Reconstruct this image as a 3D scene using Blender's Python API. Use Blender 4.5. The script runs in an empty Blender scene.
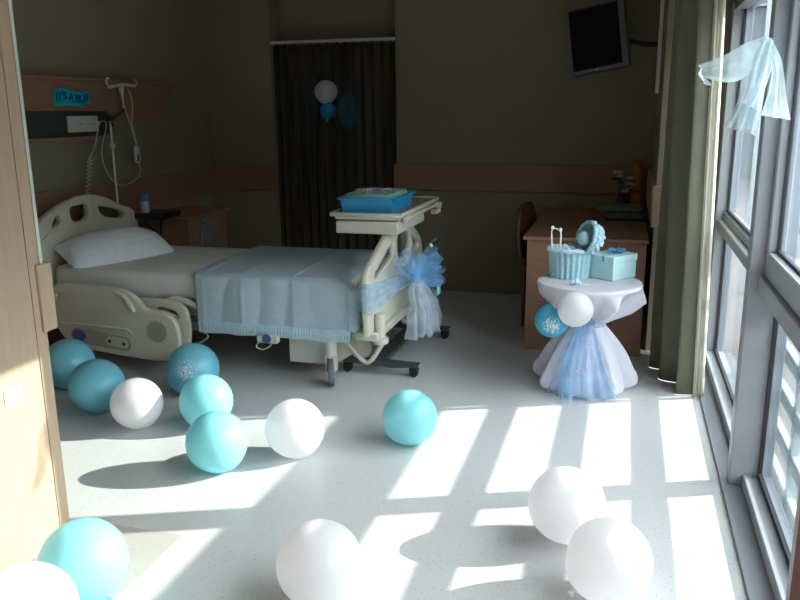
import bpy, math, random
from mathutils import Vector, Matrix, Quaternion, noise
random.seed(7)
S = bpy.context.scene
COL = S.collection
V = Vector
ORIG = {}

# ------------------------------------------------------------------ mesh helpers
class MB:
    def __init__(s): s.v = []; s.f = []
    def add(s, vs, fs):
        b = len(s.v); s.v += [V(v) for v in vs]; s.f += [tuple(b + i for i in f) for f in fs]; return s
    def box(s, x0, x1, y0, y1, z0, z1, c=0.0):
        if x0 > x1: x0, x1 = x1, x0
        if y0 > y1: y0, y1 = y1, y0
        if z0 > z1: z0, z1 = z1, z0
        c = min(c, (x1-x0)*.45, (y1-y0)*.45, (z1-z0)*.45)
        if c <= 0:
            return s.add([(x0,y0,z0),(x1,y0,z0),(x1,y1,z0),(x0,y1,z0),(x0,y0,z1),(x1,y0,z1),(x1,y1,z1),(x0,y1,z1)],
                     [(0,3,2,1),(4,5,6,7),(0,1,5,4),(1,2,6,5),(2,3,7,6),(3,0,4,7)])
        # chamfered box: 24 verts
        vs = []; idx = {}
        X = (x0, x1); Y = (y0, y1); Z = (z0, z1)
        for i in (0,1):
            for j in (0,1):
                for k in (0,1):
                    sx = c if i == 0 else -c; sy = c if j == 0 else -c; sz = c if k == 0 else -c
                    idx[(i,j,k,0)] = len(vs); vs.append((X[i], Y[j]+sy, Z[k]+sz))
                    idx[(i,j,k,1)] = len(vs); vs.append((X[i]+sx, Y[j], Z[k]+sz))
                    idx[(i,j,k,2)] = len(vs); vs.append((X[i]+sx, Y[j]+sy, Z[k]))
        fs = []
        cen = V(((x0+x1)/2, (y0+y1)/2, (z0+z1)/2))
        def quad(q):
            p = [V(vs[a]) for a in q]
            n = (p[1]-p[0]).cross(p[2]-p[0])
            m = sum(p, V()) / len(p)
            fs.append(tuple(q) if n.dot(m-cen) > 0 else tuple(reversed(q)))
        for i in (0,1):
            quad([idx[(i,0,0,0)], idx[(i,1,0,0)], idx[(i,1,1,0)], idx[(i,0,1,0)]])
            quad([idx[(0,i,0,1)], idx[(1,i,0,1)], idx[(1,i,1,1)], idx[(0,i,1,1)]])
            quad([idx[(0,0,i,2)], idx[(1,0,i,2)], idx[(1,1,i,2)], idx[(0,1,i,2)]])
        for i in (0,1):
            for j in (0,1):
                quad([idx[(i,j,0,0)], idx[(i,j,0,1)], idx[(i,j,1,1)], idx[(i,j,1,0)]])
                quad([idx[(i,0,j,0)], idx[(i,0,j,2)], idx[(i,1,j,2)], idx[(i,1,j,0)]])
                quad([idx[(0,i,j,1)], idx[(0,i,j,2)], idx[(1,i,j,2)], idx[(1,i,j,1)]])
        for i in (0,1):
            for j in (0,1):
                for k in (0,1): quad([idx[(i,j,k,0)], idx[(i,j,k,1)], idx[(i,j,k,2)]])
        return s.add(vs, fs)
    def tube(s, path, r, n=10, closed=False):
        P = [V(p) for p in path]; R = r if isinstance(r, (list, tuple)) else [r]*len(P)
        up = V((0,0,1)); vs = []; m = len(P)
        prev = None
        for i, p in enumerate(P):
            a = P[(i-1) % m] if (closed or i > 0) else p
            b = P[(i+1) % m] if (closed or i < m-1) else p
            t = (b-a).normalized() if (b-a).length > 1e-9 else V((0,0,1))
            if prev is None:
                u = t.cross(up if abs(t.z) < .9 else V((1,0,0))).normalized()
            else:
                u = (prev - t*prev.dot(t)).normalized()
            prev = u; w = t.cross(u)
            for k in range(n):
                a_ = 2*math.pi*k/n; vs.append(p + (u*math.cos(a_) + w*math.sin(a_))*R[i])
        fs = []
        for i in range(m if closed else m-1):
            for k in range(n):
                a0 = i*n+k; a1 = i*n+(k+1) % n; b0 = ((i+1) % m)*n+k; b1 = ((i+1) % m)*n+(k+1) % n
                fs.append((a0, a1, b1, b0))
        if not closed:
            fs.append(tuple(reversed(range(n)))); fs.append(tuple(range((m-1)*n, m*n)))
        return s.add(vs, fs)
    def cyl(s, p, q, r, n=20, r2=None): return s.tube([p, q], [r, r if r2 is None else r2], n)
    def lathe(s, prof, c=(0,0,0), n=32, axis='z', caps=True):
        c = V(c); vs = []; m = len(prof)
        for r, h in prof:
            for k in range(n):
                a = 2*math.pi*k/n; x, y = r*math.cos(a), r*math.sin(a)
                d = {'z': (x,y,h), 'x': (h,x,y), 'y': (y,h,x)}[axis]
                vs.append(c+V(d))
        fs = [(i*n+k, i*n+(k+1) % n, (i+1)*n+(k+1) % n, (i+1)*n+k) for i in range(m-1) for k in range(n)]
        if caps: fs.append(tuple(reversed(range(n)))); fs.append(tuple(range((m-1)*n, m*n)))
        return s.add(vs, fs)
    def sphere(s, c, r, n=24, m=14, sc=(1,1,1)):
        c = V(c); vs = [c+V((0,0,r*sc[2]))]
        for i in range(1, m):
            t = math.pi*i/m
            for k in range(n):
                a = 2*math.pi*k/n
                vs.append(c+V((r*sc[0]*math.sin(t)*math.cos(a), r*sc[1]*math.sin(t)*math.sin(a), r*sc[2]*math.cos(t))))
        vs.append(c-V((0,0,r*sc[2]))); fs = [(0, 1+k, 1+(k+1) % n) for k in range(n)]
        for i in range(m-2):
            for k in range(n):
                a = 1+i*n+k; b = 1+i*n+(k+1) % n; fs.append((a, a+n, b+n, b))
        l = len(vs)-1; fs += [(l, 1+(m-2)*n+(k+1) % n, 1+(m-2)*n+k) for k in range(n)]
        return s.add(vs, fs)
    def grid(s, fn, nu, nv):
        vs = [fn(i/nu, j/nv) for i in range(nu+1) for j in range(nv+1)]
        fs = [(i*(nv+1)+j, (i+1)*(nv+1)+j, (i+1)*(nv+1)+j+1, i*(nv+1)+j+1) for i in range(nu) for j in range(nv)]
        return s.add(vs, fs)
    def prism(s, pts, fn, d0, d1):
        n = len(pts); vs = [fn(a, b, d0) for a, b in pts]+[fn(a, b, d1) for a, b in pts]
        fs = [tuple(reversed(range(n))), tuple(range(n, 2*n))]+[(i, (i+1) % n, n+(i+1) % n, n+i) for i in range(n)]
        return s.add(vs, fs)
    def build(s, name, mat, parent=None, smooth=True, origin=None, bevel=0, solid=0, ang=40):
        me = bpy.data.meshes.new(name)
        if origin is None:
            lo = V([min(v[i] for v in s.v) for i in range(3)]); hi = V([max(v[i] for v in s.v) for i in range(3)])
            origin = V(((lo.x+hi.x)/2, (lo.y+hi.y)/2, lo.z))
        origin = V(origin)
        me.from_pydata([v-origin for v in s.v], [], s.f); me.update()
        o = bpy.data.objects.new(name, me); COL.objects.link(o)
        import bmesh
        bm = bmesh.new(); bm.from_mesh(me); bmesh.ops.recalc_face_normals(bm, faces=bm.faces); bm.to_mesh(me); bm.free()
        me.materials.append(mat)
        fin(o, smooth, bevel, solid, ang)
        place(o, origin, parent)
        return o

def fin(o, smooth=True, bevel=0, solid=0, ang=40):
    me = o.data
    if smooth:
        for p in me.polygons: p.use_smooth = True
        me.set_sharp_from_angle(angle=math.radians(ang))
    if solid:
        m = o.modifiers.new('Solidify', 'SOLIDIFY'); m.thickness = solid; m.offset = 0
    if bevel:
        m = o.modifiers.new('Bevel', 'BEVEL'); m.width = bevel; m.segments = 2; m.limit_method = 'ANGLE'

def place(o, origin, parent):
    origin = V(origin); ORIG[o.name] = origin
    if parent: o.parent = parent; o.location = origin-ORIG[parent.name]
    else: o.location = origin

def tag(o, label, cat=None, group=None, kind=None):
    if label: o['label'] = label
    if cat: o['category'] = cat
    if group: o['group'] = group
    if kind: o['kind'] = kind
    return o
def root(name, loc, label=None, cat=None, group=None, kind=None):
    o = bpy.data.objects.new(name, None); COL.objects.link(o); o.empty_display_size = .05
    place(o, loc, None); return tag(o, label, cat, group, kind)
def struct(name, mb, mat, parent=None, smooth=False, **k):
    o = mb.build(name, mat, parent, smooth=smooth, **k)
    if not parent: o['kind'] = 'structure'
    return o
def plate(name, outer, holes, mat, parent, depth, bev, fn_mat, origin, smoothpts=True, res=6):
    """a moulded plate with openings: 2-D outline and holes, extruded, rounded; fn_mat maps (a,b,d) to the room"""
    cu = bpy.data.curves.new(name, 'CURVE'); cu.dimensions = '2D'; cu.fill_mode = 'BOTH'
    cu.extrude = depth/2-bev; cu.bevel_depth = bev; cu.bevel_resolution = 2; cu.resolution_u = res
    for pts in [outer]+holes:
        sp = cu.splines.new('BEZIER' if smoothpts else 'POLY')
        if smoothpts:
            sp.bezier_points.add(len(pts)-1)
            for b, p in zip(sp.bezier_points, pts):
                b.co = (p[0], p[1], 0); b.handle_left_type = b.handle_right_type = 'AUTO' if len(p) < 3 else 'VECTOR'
        else:
            sp.points.add(len(pts)-1)
            for b, p in zip(sp.points, pts): b.co = (p[0], p[1], 0, 1)
        sp.use_cyclic_u = True
    t = bpy.data.objects.new('tmp', cu); COL.objects.link(t)
    bpy.context.view_layer.update()
    me = bpy.data.meshes.new_from_object(t, depsgraph=bpy.context.evaluated_depsgraph_get())
    bpy.data.objects.remove(t)
    origin = V(origin)
    for v in me.vertices: v.co = V(fn_mat(*v.co))-origin
    me.materials.clear(); me.materials.append(mat)
    import bmesh
    bm = bmesh.new(); bm.from_mesh(me); bmesh.ops.remove_doubles(bm, verts=bm.verts, dist=1e-5)
    bmesh.ops.recalc_face_normals(bm, faces=bm.faces); bm.to_mesh(me); bm.free()
    me.name = name
    o = bpy.data.objects.new(name, me); COL.objects.link(o); fin(o, True, 0, 0, 35); place(o, origin, parent)
    return o
def text_mesh(name, body, size, extr, mat, parent, fn, origin, bold=0.0):
    cu = bpy.data.curves.new(name, 'FONT'); cu.body = body; cu.size = size; cu.extrude = extr; cu.align_x = 'CENTER'; cu.offset = bold
    t = bpy.data.objects.new('tmp', cu); COL.objects.link(t); bpy.context.view_layer.update()
    me = bpy.data.meshes.new_from_object(t, depsgraph=bpy.context.evaluated_depsgraph_get())
    bpy.data.objects.remove(t); origin = V(origin)
    for v in me.vertices: v.co = V(fn(*v.co))-origin
    me.materials.clear(); me.materials.append(mat)
    o = bpy.data.objects.new(name, me); COL.objects.link(o); place(o, origin, parent); return o
def catmull(P, t):
    n = len(P)-1; x = min(max(t*n, 0), n-1e-6); i = int(x); u = x-i
    p0 = V(P[max(i-1, 0)]); p1 = V(P[i]); p2 = V(P[i+1]); p3 = V(P[min(i+2, n)])
    return .5*((2*p1)+(-p0+p2)*u+(2*p0-5*p1+4*p2-p3)*u*u+(-p0+3*p1-3*p2+p3)*u**3)
def ribbon(mb, left, right, nu=26, nv=16, fold=.012, nf=3.0, ph=0.0, axis=None):
    """cloth strip between two guide lines with soft folds that open towards its end"""
    def fn(u, v):
        a = catmull(left, u); b = catmull(right, u); p = a.lerp(b, v)
        d = catmull(left, min(u+.02, 1))-catmull(left, max(u-.02, 0)); n = (b-a).cross(d)
        n = n.normalized() if n.length > 1e-9 else V((1,0,0))
        if axis: n = V(axis)
        w = math.sin(v*math.pi*2*nf+ph+u*1.3)*fold*(.35+u)
        return p+n*w+n*noise.noise(p*14+V((ph,0,0)))*fold*.8
    mb.grid(fn, nu, nv); return mb

# ------------------------------------------------------------------ materials
def mat(name, c, rough=.5, metal=0, c2=None, nscale=8, stretch=(1,1,1), bump=0, bscale=60, spec=.5, wave=False, detail=4, coat=0, sheen=0):
    m = bpy.data.materials.new(name); m.use_nodes = True; nt = m.node_tree; b = nt.nodes['Principled BSDF']
    b.inputs['Roughness'].default_value = rough; b.inputs['Metallic'].default_value = metal
    b.inputs['Specular IOR Level'].default_value = spec
    b.inputs['Coat Weight'].default_value = coat; b.inputs['Sheen Weight'].default_value = sheen
    tc = nt.nodes.new('ShaderNodeTexCoord'); mp = nt.nodes.new('ShaderNodeMapping'); mp.inputs['Scale'].default_value = stretch
    nt.links.new(tc.outputs['Object'], mp.inputs['Vector'])
    nz = nt.nodes.new('ShaderNodeTexNoise'); nz.inputs['Scale'].default_value = nscale; nz.inputs['Detail'].default_value = detail
    nt.links.new(mp.outputs['Vector'], nz.inputs['Vector'])
    if c2 is None: c2 = tuple(x*.93 for x in c)
    mx = nt.nodes.new('ShaderNodeMix'); mx.data_type = 'RGBA'
    mx.inputs['A'].default_value = (*c, 1); mx.inputs['B'].default_value = (*c2, 1)
    rp = nt.nodes.new('ShaderNodeMapRange'); rp.inputs['From Min'].default_value = .35; rp.inputs['From Max'].default_value = .65
    nt.links.new(nz.outputs['Fac'], rp.inputs['Value']); nt.links.new(rp.outputs['Result'], mx.inputs['Factor'])
    nt.links.new(mx.outputs['Result'], b.inputs['Base Color'])
    if bump:
        n2 = nt.nodes.new('ShaderNodeTexNoise'); n2.inputs['Scale'].default_value = bscale
        nt.links.new(mp.outputs['Vector'], n2.inputs['Vector'])
        bp = nt.nodes.new('ShaderNodeBump'); bp.inputs['Strength'].default_value = bump; bp.inputs['Distance'].default_value = .01
        nt.links.new(n2.outputs['Fac'], bp.inputs['Height']); nt.links.new(bp.outputs['Normal'], b.inputs['Normal'])
    m['b'] = b.name
    return m
def sheer(name, c, alpha, c2=None, scale=9):
    """net fabric: partly open weave, light passes through its threads"""
    m = bpy.data.materials.new(name); m.use_nodes = True; nt = m.node_tree; nt.nodes.clear()
    out = nt.nodes.new('ShaderNodeOutputMaterial'); tr = nt.nodes.new('ShaderNodeBsdfTransparent')
    d = nt.nodes.new('ShaderNodeBsdfDiffuse'); t = nt.nodes.new('ShaderNodeBsdfTranslucent'); mx = nt.nodes.new('ShaderNodeMixShader'); m2 = nt.nodes.new('ShaderNodeMixShader')
    d.inputs['Color'].default_value = (*c, 1); t.inputs['Color'].default_value = (*c, 1); mx.inputs[0].default_value = .45
    tc = nt.nodes.new('ShaderNodeTexCoord'); nz = nt.nodes.new('ShaderNodeTexNoise'); nz.inputs['Scale'].default_value = scale
    nt.links.new(tc.outputs['Object'], nz.inputs['Vector'])
    rp = nt.nodes.new('ShaderNodeMapRange'); rp.inputs['From Min'].default_value = .3; rp.inputs['From Max'].default_value = .7
    rp.inputs['To Min'].default_value = alpha*.75; rp.inputs['To Max'].default_value = min(alpha*1.25, 1)
    nt.links.new(nz.outputs['Fac'], rp.inputs['Value'])
    nt.links.new(d.outputs[0], mx.inputs[1]); nt.links.new(t.outputs[0], mx.inputs[2])
    nt.links.new(rp.outputs[0], m2.inputs[0]); nt.links.new(tr.outputs[0], m2.inputs[1]); nt.links.new(mx.outputs[0], m2.inputs[2])
    nt.links.new(m2.outputs[0], out.inputs[0]); return m
def cloth(name, c, trans=.25, c2=None, rough=.8, scale=10, bump=.15, stretch=(1,1,1), bscale=30):
    m = mat(name, c, rough, c2=c2, nscale=scale, bump=bump, bscale=bscale, stretch=stretch, spec=.2)
    nt = m.node_tree; b = nt.nodes['Principled BSDF']; out = nt.nodes['Material Output']
    t = nt.nodes.new('ShaderNodeBsdfTranslucent'); t.inputs['Color'].default_value = (*c, 1)
    mx = nt.nodes.new('ShaderNodeMixShader'); mx.inputs[0].default_value = trans
    nt.links.new(b.outputs[0], mx.inputs[1]); nt.links.new(t.outputs[0], mx.inputs[2]); nt.links.new(mx.outputs[0], out.inputs[0]); return m
def latex(name, c, printed=False, trans=.3, pdir=(0,0,0)):
    m = bpy.data.materials.new(name); m.use_nodes = True; nt = m.node_tree; b = nt.nodes['Principled BSDF']; out = nt.nodes['Material Output']
    b.inputs['Roughness'].default_value = .28; b.inputs['Specular IOR Level'].default_value = .5
    t = nt.nodes.new('ShaderNodeBsdfTranslucent'); t.inputs['Color'].default_value = (*c, 1)
    tc = nt.nodes.new('ShaderNodeTexCoord'); nz = nt.nodes.new('ShaderNodeTexNoise'); nz.inputs['Scale'].default_value = 5
    nt.links.new(tc.outputs['Object'], nz.inputs['Vector'])
    mx0 = nt.nodes.new('ShaderNodeMix'); mx0.data_type = 'RGBA'; mx0.inputs['A'].default_value = (*c, 1); mx0.inputs['B'].default_value = (*[x*.95 for x in c], 1)
    nt.links.new(nz.outputs['Fac'], mx0.inputs['Factor']); src = mx0.outputs['Result']
    if printed:  # speckled white print around one side of the balloon
        vd = nt.nodes.new('ShaderNodeVectorMath'); vd.operation = 'DISTANCE'; vd.inputs[1].default_value = pdir
        nt.links.new(tc.outputs['Object'], vd.inputs[0])
        rr = nt.nodes.new('ShaderNodeMapRange'); rr.inputs['From Min'].default_value = .105; rr.inputs['From Max'].default_value = .02
        nt.links.new(vd.outputs['Value'], rr.inputs['Value'])
        n2 = nt.nodes.new('ShaderNodeTexNoise'); n2.inputs['Scale'].default_value = 95; n2.inputs['Detail'].default_value = 3
        nt.links.new(tc.outputs['Object'], n2.inputs['Vector'])
        mu = nt.nodes.new('ShaderNodeMath'); mu.operation = 'MULTIPLY_ADD'; mu.inputs[1].default_value = .30; 
        nt.links.new(rr.outputs[0], mu.inputs[0]); nt.links.new(n2.outputs['Fac'], mu.inputs[2])
        gt = nt.nodes.new('ShaderNodeMapRange'); gt.inputs['From Min'].default_value = .72; gt.inputs['From Max'].default_value = .84
        nt.links.new(mu.outputs[0], gt.inputs['Value'])
        m3 = nt.nodes.new('ShaderNodeMix'); m3.data_type = 'RGBA'; m3.inputs['B'].default_value = (.8,.88,.9,1)
        nt.links.new(gt.outputs[0], m3.inputs['Factor']); nt.links.new(src, m3.inputs['A']); src = m3.outputs['Result']
    nt.links.new(src, b.inputs['Base Color'])
    mx = nt.nodes.new('ShaderNodeMixShader'); mx.inputs[0].default_value = trans
    nt.links.new(b.outputs[0], mx.inputs[1]); nt.links.new(t.outputs[0], mx.inputs[2]); nt.links.new(mx.outputs[0], out.inputs[0]); return m
def glass_mat(name, tint=(.93,.97,.96)):
    m = bpy.data.materials.new(name); m.use_nodes = True; nt = m.node_tree; nt.nodes.clear()
    out = nt.nodes.new('ShaderNodeOutputMaterial'); tr = nt.nodes.new('ShaderNodeBsdfTransparent'); tr.inputs[0].default_value = (*tint, 1)
    g = nt.nodes.new('ShaderNodeBsdfGlossy'); g.inputs['Roughness'].default_value = .01; g.inputs['Color'].default_value = (.9,.95,1,1)
    lw = nt.nodes.new('ShaderNodeLayerWeight'); lw.inputs['Blend'].default_value = .15
    mu = nt.nodes.new('ShaderNodeMath'); mu.operation = 'MULTIPLY'; mu.inputs[1].default_value = .5
    mx = nt.nodes.new('ShaderNodeMixShader')
    nt.links.new(lw.outputs['Fresnel'], mu.inputs[0]); nt.links.new(mu.outputs[0], mx.inputs[0])
    nt.links.new(tr.outputs[0], mx.inputs[1]); nt.links.new(g.outputs[0], mx.inputs[2]); nt.links.new(mx.outputs[0], out.inputs[0]); return m
def brick_mat(name):
    m = mat(name, (.3,.27,.27), .9); nt = m.node_tree; b = nt.nodes['Principled BSDF']
    tc = nt.nodes.new('ShaderNodeTexCoord'); br = nt.nodes.new('ShaderNodeTexBrick'); br.inputs['Scale'].default_value = 5
    br.inputs['Color1'].default_value = (.10,.09,.095,1); br.inputs['Color2'].default_value = (.13,.11,.11,1); br.inputs['Mortar'].default_value = (.07,.065,.065,1)
    nt.links.new(tc.outputs['Object'], br.inputs['Vector']); nt.links.new(br.outputs['Color'], b.inputs['Base Color']); return m
def floor_mat(name, c, c2):
    m = mat(name, c, .3, c2=c2, nscale=1.5, spec=.5); nt = m.node_tree; b = nt.nodes['Principled BSDF']
    src = b.inputs['Base Color'].links[0].from_socket
    tc = nt.nodes.new('ShaderNodeTexCoord'); vo = nt.nodes.new('ShaderNodeTexNoise'); vo.inputs['Scale'].default_value = 130; vo.inputs['Detail'].default_value = 2
    nt.links.new(tc.outputs['Object'], vo.inputs['Vector'])
    r = nt.nodes.new('ShaderNodeMapRange'); r.inputs['From Min'].default_value = .64; r.inputs['From Max'].default_value = .72; r.inputs['To Max'].default_value = .65
    nt.links.new(vo.outputs['Fac'], r.inputs['Value'])
    mx = nt.nodes.new('ShaderNodeMix'); mx.data_type = 'RGBA'; mx.inputs['B'].default_value = (.2,.19,.18,1)
    nt.links.new(r.outputs[0], mx.inputs['Factor']); nt.links.new(src, mx.inputs['A']); nt.links.new(mx.outputs['Result'], b.inputs['Base Color'])
    n3 = nt.nodes.new('ShaderNodeTexNoise'); n3.inputs['Scale'].default_value = 2.2
    nt.links.new(tc.outputs['Object'], n3.inputs['Vector'])
    r3 = nt.nodes.new('ShaderNodeMapRange'); r3.inputs['To Min'].default_value = .24; r3.inputs['To Max'].default_value = .42
    nt.links.new(n3.outputs['Fac'], r3.inputs['Value']); nt.links.new(r3.outputs[0], b.inputs['Roughness'])
    return m
M = dict(
 floor=floor_mat('speckled vinyl', (.63,.63,.625), (.60,.60,.60)),
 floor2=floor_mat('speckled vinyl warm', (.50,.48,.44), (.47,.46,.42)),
 wall=mat('painted wall', (.26,.23,.158), .7, c2=(.248,.219,.15), nscale=3, bump=.03, bscale=200),
 ceil=mat('ceiling paint', (.5,.5,.45), .9),
 wood=mat('tan laminate', (.35,.185,.11), .45, c2=(.305,.16,.092), nscale=6, stretch=(1,1,12)),
 woodh=mat('tan laminate horizontal grain', (.31,.17,.10), .4, c2=(.27,.145,.085), nscale=6, stretch=(2,2,25)),
 woodl=mat('pale beech laminate', (.50,.365,.255), .4, c2=(.47,.335,.23), nscale=4, stretch=(14,14,1)),
 woodd=mat('reddish brown wood', (.16,.06,.045), .4, c2=(.12,.045,.035), nscale=6, stretch=(1,1,8)),
 edge=mat('pale edge strip', (.62,.68,.6), .4),
 plastic=mat('cream moulded plastic', (.60,.575,.47), .4, c2=(.585,.56,.455), nscale=3),
 plasticd=mat('grey beige plastic', (.38,.36,.29), .5),
 metalc=mat('cream painted steel', (.6,.58,.5), .35),
 steel=mat('brushed steel', (.6,.6,.58), .3, metal=.9),
 darkm=mat('dark grey steel', (.05,.055,.055), .5),
 black=mat('black plastic', (.012,.012,.012), .35),
 rubber=mat('grey rubber', (.13,.15,.17), .6),
 alu=mat('grey lacquered aluminium', (.33,.345,.38), .35, c2=(.31,.325,.36)),
 gasket=mat('black rubber gasket', (.02,.02,.03), .5),
 sheet=cloth('white cotton sheet', (.88,.89,.87), .15),
 pillow=cloth('pillow cotton', (.90,.92,.97), .15, bump=.3, bscale=9, stretch=(6,1,1)),
 blanket=cloth('pale blue knitted blanket', (.58,.71,.80), .15, c2=(.55,.68,.77), scale=30, bump=.5, bscale=220),
 lace=cloth('pale blue lace', (.68,.87,1.0), .3, c2=(.8,.93,1.0), scale=40),
 curtain=cloth('olive drape', (.19,.19,.135), .12, c2=(.165,.165,.115), scale=14, stretch=(1,1,12)),
 lining=cloth('cream curtain lining', (.74,.73,.64), .3),
 darkcurtain=cloth('dark brown drape', (.055,.045,.03), .05, c2=(.10,.085,.058), scale=5, stretch=(4,4,.15), bump=.1),
 satin=cloth('white satin', (.82,.81,.90), .25, rough=.45),
 tulle=sheer('light blue tulle', (.32,.64,.98), .42),
 tullew=sheer('white tulle', (.72,.82,.95), .38),
 tulleb=sheer('blue tulle sash', (.45,.70,.98), .42),
 tulledark=sheer('deep blue tulle', (.10,.45,.65), .3),
 tullewin=sheer('aqua organza', (.78,.92,.97), .6),
 mint=mat('mint ribbon', (.25,.8,.78), .5),
 boxblue=mat('bright blue plastic', (.02,.33,.66), .35),
 green=mat('mint paper', (.22,.55,.42), .7),
 gift=mat('pale mint card', (.55,.80,.82), .6),
 giftribbon=mat('blue ribbon', (.10,.33,.62), .4),
 sign=mat('cyan foam', (.0,.48,.62), .6),
 signtext=mat('deep blue foam', (.0,.12,.32), .6),
 whitep=mat('white plastic', (.62,.6,.53), .4),
 plainwhite=mat('plain white', (.9,.88,.88), .5),
 cord=mat('cream cord', (.55,.52,.42), .5),
 tv=mat('grey bezel', (.12,.13,.13), .4, spec=.5),
 screen=mat('dark screen', (.004,.004,.005), .5, spec=.15),
 pane=glass_mat('clear glass'),
 bookd=mat('dark blue book cover', (.02,.04,.07), .5), bookg=mat('grey green book cover', (.14,.2,.18), .5),
 bookm=mat('patterned book cover', (.28,.25,.2), .5, c2=(.06,.05,.05), nscale=40),
 page=mat('book pages', (.5,.48,.4), .8),
 amber=mat('amber orange glaze', (.55,.18,.02), .25),
 vase=mat('dark ceramic', (.06,.05,.04), .3), petal=mat('cream petals', (.5,.48,.4), .7), leaf=mat('dark leaves', (.03,.06,.03), .6),
 bluecap=mat('blue cap', (.03,.12,.4), .4), clearp=mat('cloudy plastic', (.35,.4,.5), .3),
 trayin=mat('brown laminate', (.30,.23,.17), .4),
 panelblue=mat('blue inset', (.05,.10,.25), .4),
 baby=mat('doll skin', (.75,.6,.5), .6), frost=cloth('aqua satin', (.36,.62,.70), .2, c2=(.5,.75,.82), scale=60),
 rail=mat('white lacquered railing', (.40,.44,.45), .4),
 facade=mat('pale render', (.12,.135,.145), .9), facglass=mat('facade glazing', (.12,.16,.2), .15),
 paving=brick_mat('brick paving'),
)

# ------------------------------------------------------------------ the room
XL, XW, YB, ZC = -3.77, .56, 6.72, 2.85
struct('floor', MB().box(-4, .62, -1.3, 7.2, -.12, 0), M['floor'])
struct('ceiling', MB().box(-4, .72, -1.3, 7.2, ZC, ZC+.1), M['ceil'])
struct('wall_left', MB().box(XL-.12, XL, 2.3, 7.2, 0, ZC), M['wall'])
RX0, RX1 = -3.12, -1.955
struct('wall_back', MB().box(XL, RX0, YB, YB+.36, 0, ZC).box(RX1, .62, YB, YB+.36, 0, ZC).box(RX0, RX1, YB+.24, YB+.36, 0, ZC), M['wall'])
struct('wall_right', MB().box(.19, .62, 5.27, YB, 0, ZC), M['wall'])
struct('wall_entrance', MB().box(XL, -2.03, -1.2, 2.29, 0, ZC), M['wall'])
struct('wall_near', MB().box(-2.03, .62, -1.3, -1.2, 0, ZC), M['wall'])
struct('wall_window', MB().box(.55, .68, -1.2, 5.27, 2.17, ZC).box(.52, .68, -1.2, .6, 0, 2.17), M['wall'])
# baseboard, bumper rails
struct('baseboard_back', MB().box(XL, RX0, YB-.012, YB, 0, .08).box(RX1, .19, YB-.012, YB, 0, .08), M['wall'])
struct('trim_1', MB().box(RX1-.02, .19, YB-.025, YB, .895, 1.125, .005), M['woodh'])
struct('trim_2', MB().box(XL, RX0, YB-.025, YB, .87, 1.09, .005), M['woodh'])
struct('trim_3', MB().box(XL, XL+.025, 2.3, YB-.026, .85, 1.075, .005), M['woodh'])
struct('trim_4', MB().box(XL, XL+.015, 2.3, 6.35, .0, .849, .003), M['wood'])
struct('trim_5', MB().box(.168, .245, 5.232, 5.27, .835, 1.10, .004).box(.165, .189, 5.27, YB-.03, .86, 1.10, .004), M['woodl'])
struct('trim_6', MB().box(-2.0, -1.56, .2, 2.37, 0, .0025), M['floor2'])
# entrance partition end: beech panelling with a door leaf, edge strip and rail end
struct('trim_7', MB().box(-2.03, -2.0, 2.232, 2.285, 0, ZC), M['woodl'])
d1 = root('door_1', (-2.015, 1.6, 0), kind='structure')
struct('door_leaf', MB().box(-2.03, -2.0, 1.25, 2.229, .01, 2.6, .001), M['woodl'], d1)
struct('door_leaf', MB().box(-2.03, -2.0, -1.19, 1.244, .01, 2.6, .002), M['woodl'], d1)
struct('trim_8', MB().box(-2.03, -1.996, 2.285, 2.30, 1.06, ZC), M['edge'])
struct('trim_9', MB().box(-2.03, -1.99, 2.262, 2.335, .81, 1.06, .004), M['woodl'])
# curtain recess track
tr = root('curtain_track', (-2.54, 6.745, 2.16), 'pale wooden curtain track across the dark curtained recess', 'curtain track')
MB().box(RX0, RX1, 6.728, 6.765, 2.165, 2.19).build('track', M['whitep'], tr, smooth=False)
for i in range(14):
    x = RX0+.05+i*(RX1-RX0-.1)/13
    MB().cyl((x, 6.745, 2.145), (x, 6.745, 2.166), .008, 8).build('glider', M['black'], tr)
def drape(name, p0, p1, z0, z1, amp, n, m, seed, label, cat, flare=0.0, normal=(0,1,0)):
    a = V(p0); b = V(p1); nn = V(normal)
    def fn(u, v):
        p = a.lerp(b, u); z = z0+(z1-z0)*v
        w = math.sin(u*math.pi*2*n+noise.noise(V((u*5, seed, v*.8)))*2.2)*amp*(1+flare*(1-v))
        w += noise.noise(V((u*9, v*1.5, seed)))*amp*.5
        q = p+nn*w+(b-a)*((math.sin(u*math.pi*4*n)*.006)+noise.noise(V((u*3, v*2, seed+3)))*.01)
        return V((q.x, q.y, z))
    mb = MB().grid(fn, n*14, 16)
    return tag(mb.build(name, m, None, solid=.004, ang=80), label, cat)
drape('curtain', (RX0+.005, 6.768, 0), (RX1-.005, 6.768, 0), .02, 2.15, .024, 13, M['darkcurtain'], 3, 'dark brown pleated curtain closing the recess in the back wall', 'curtain')

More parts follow.
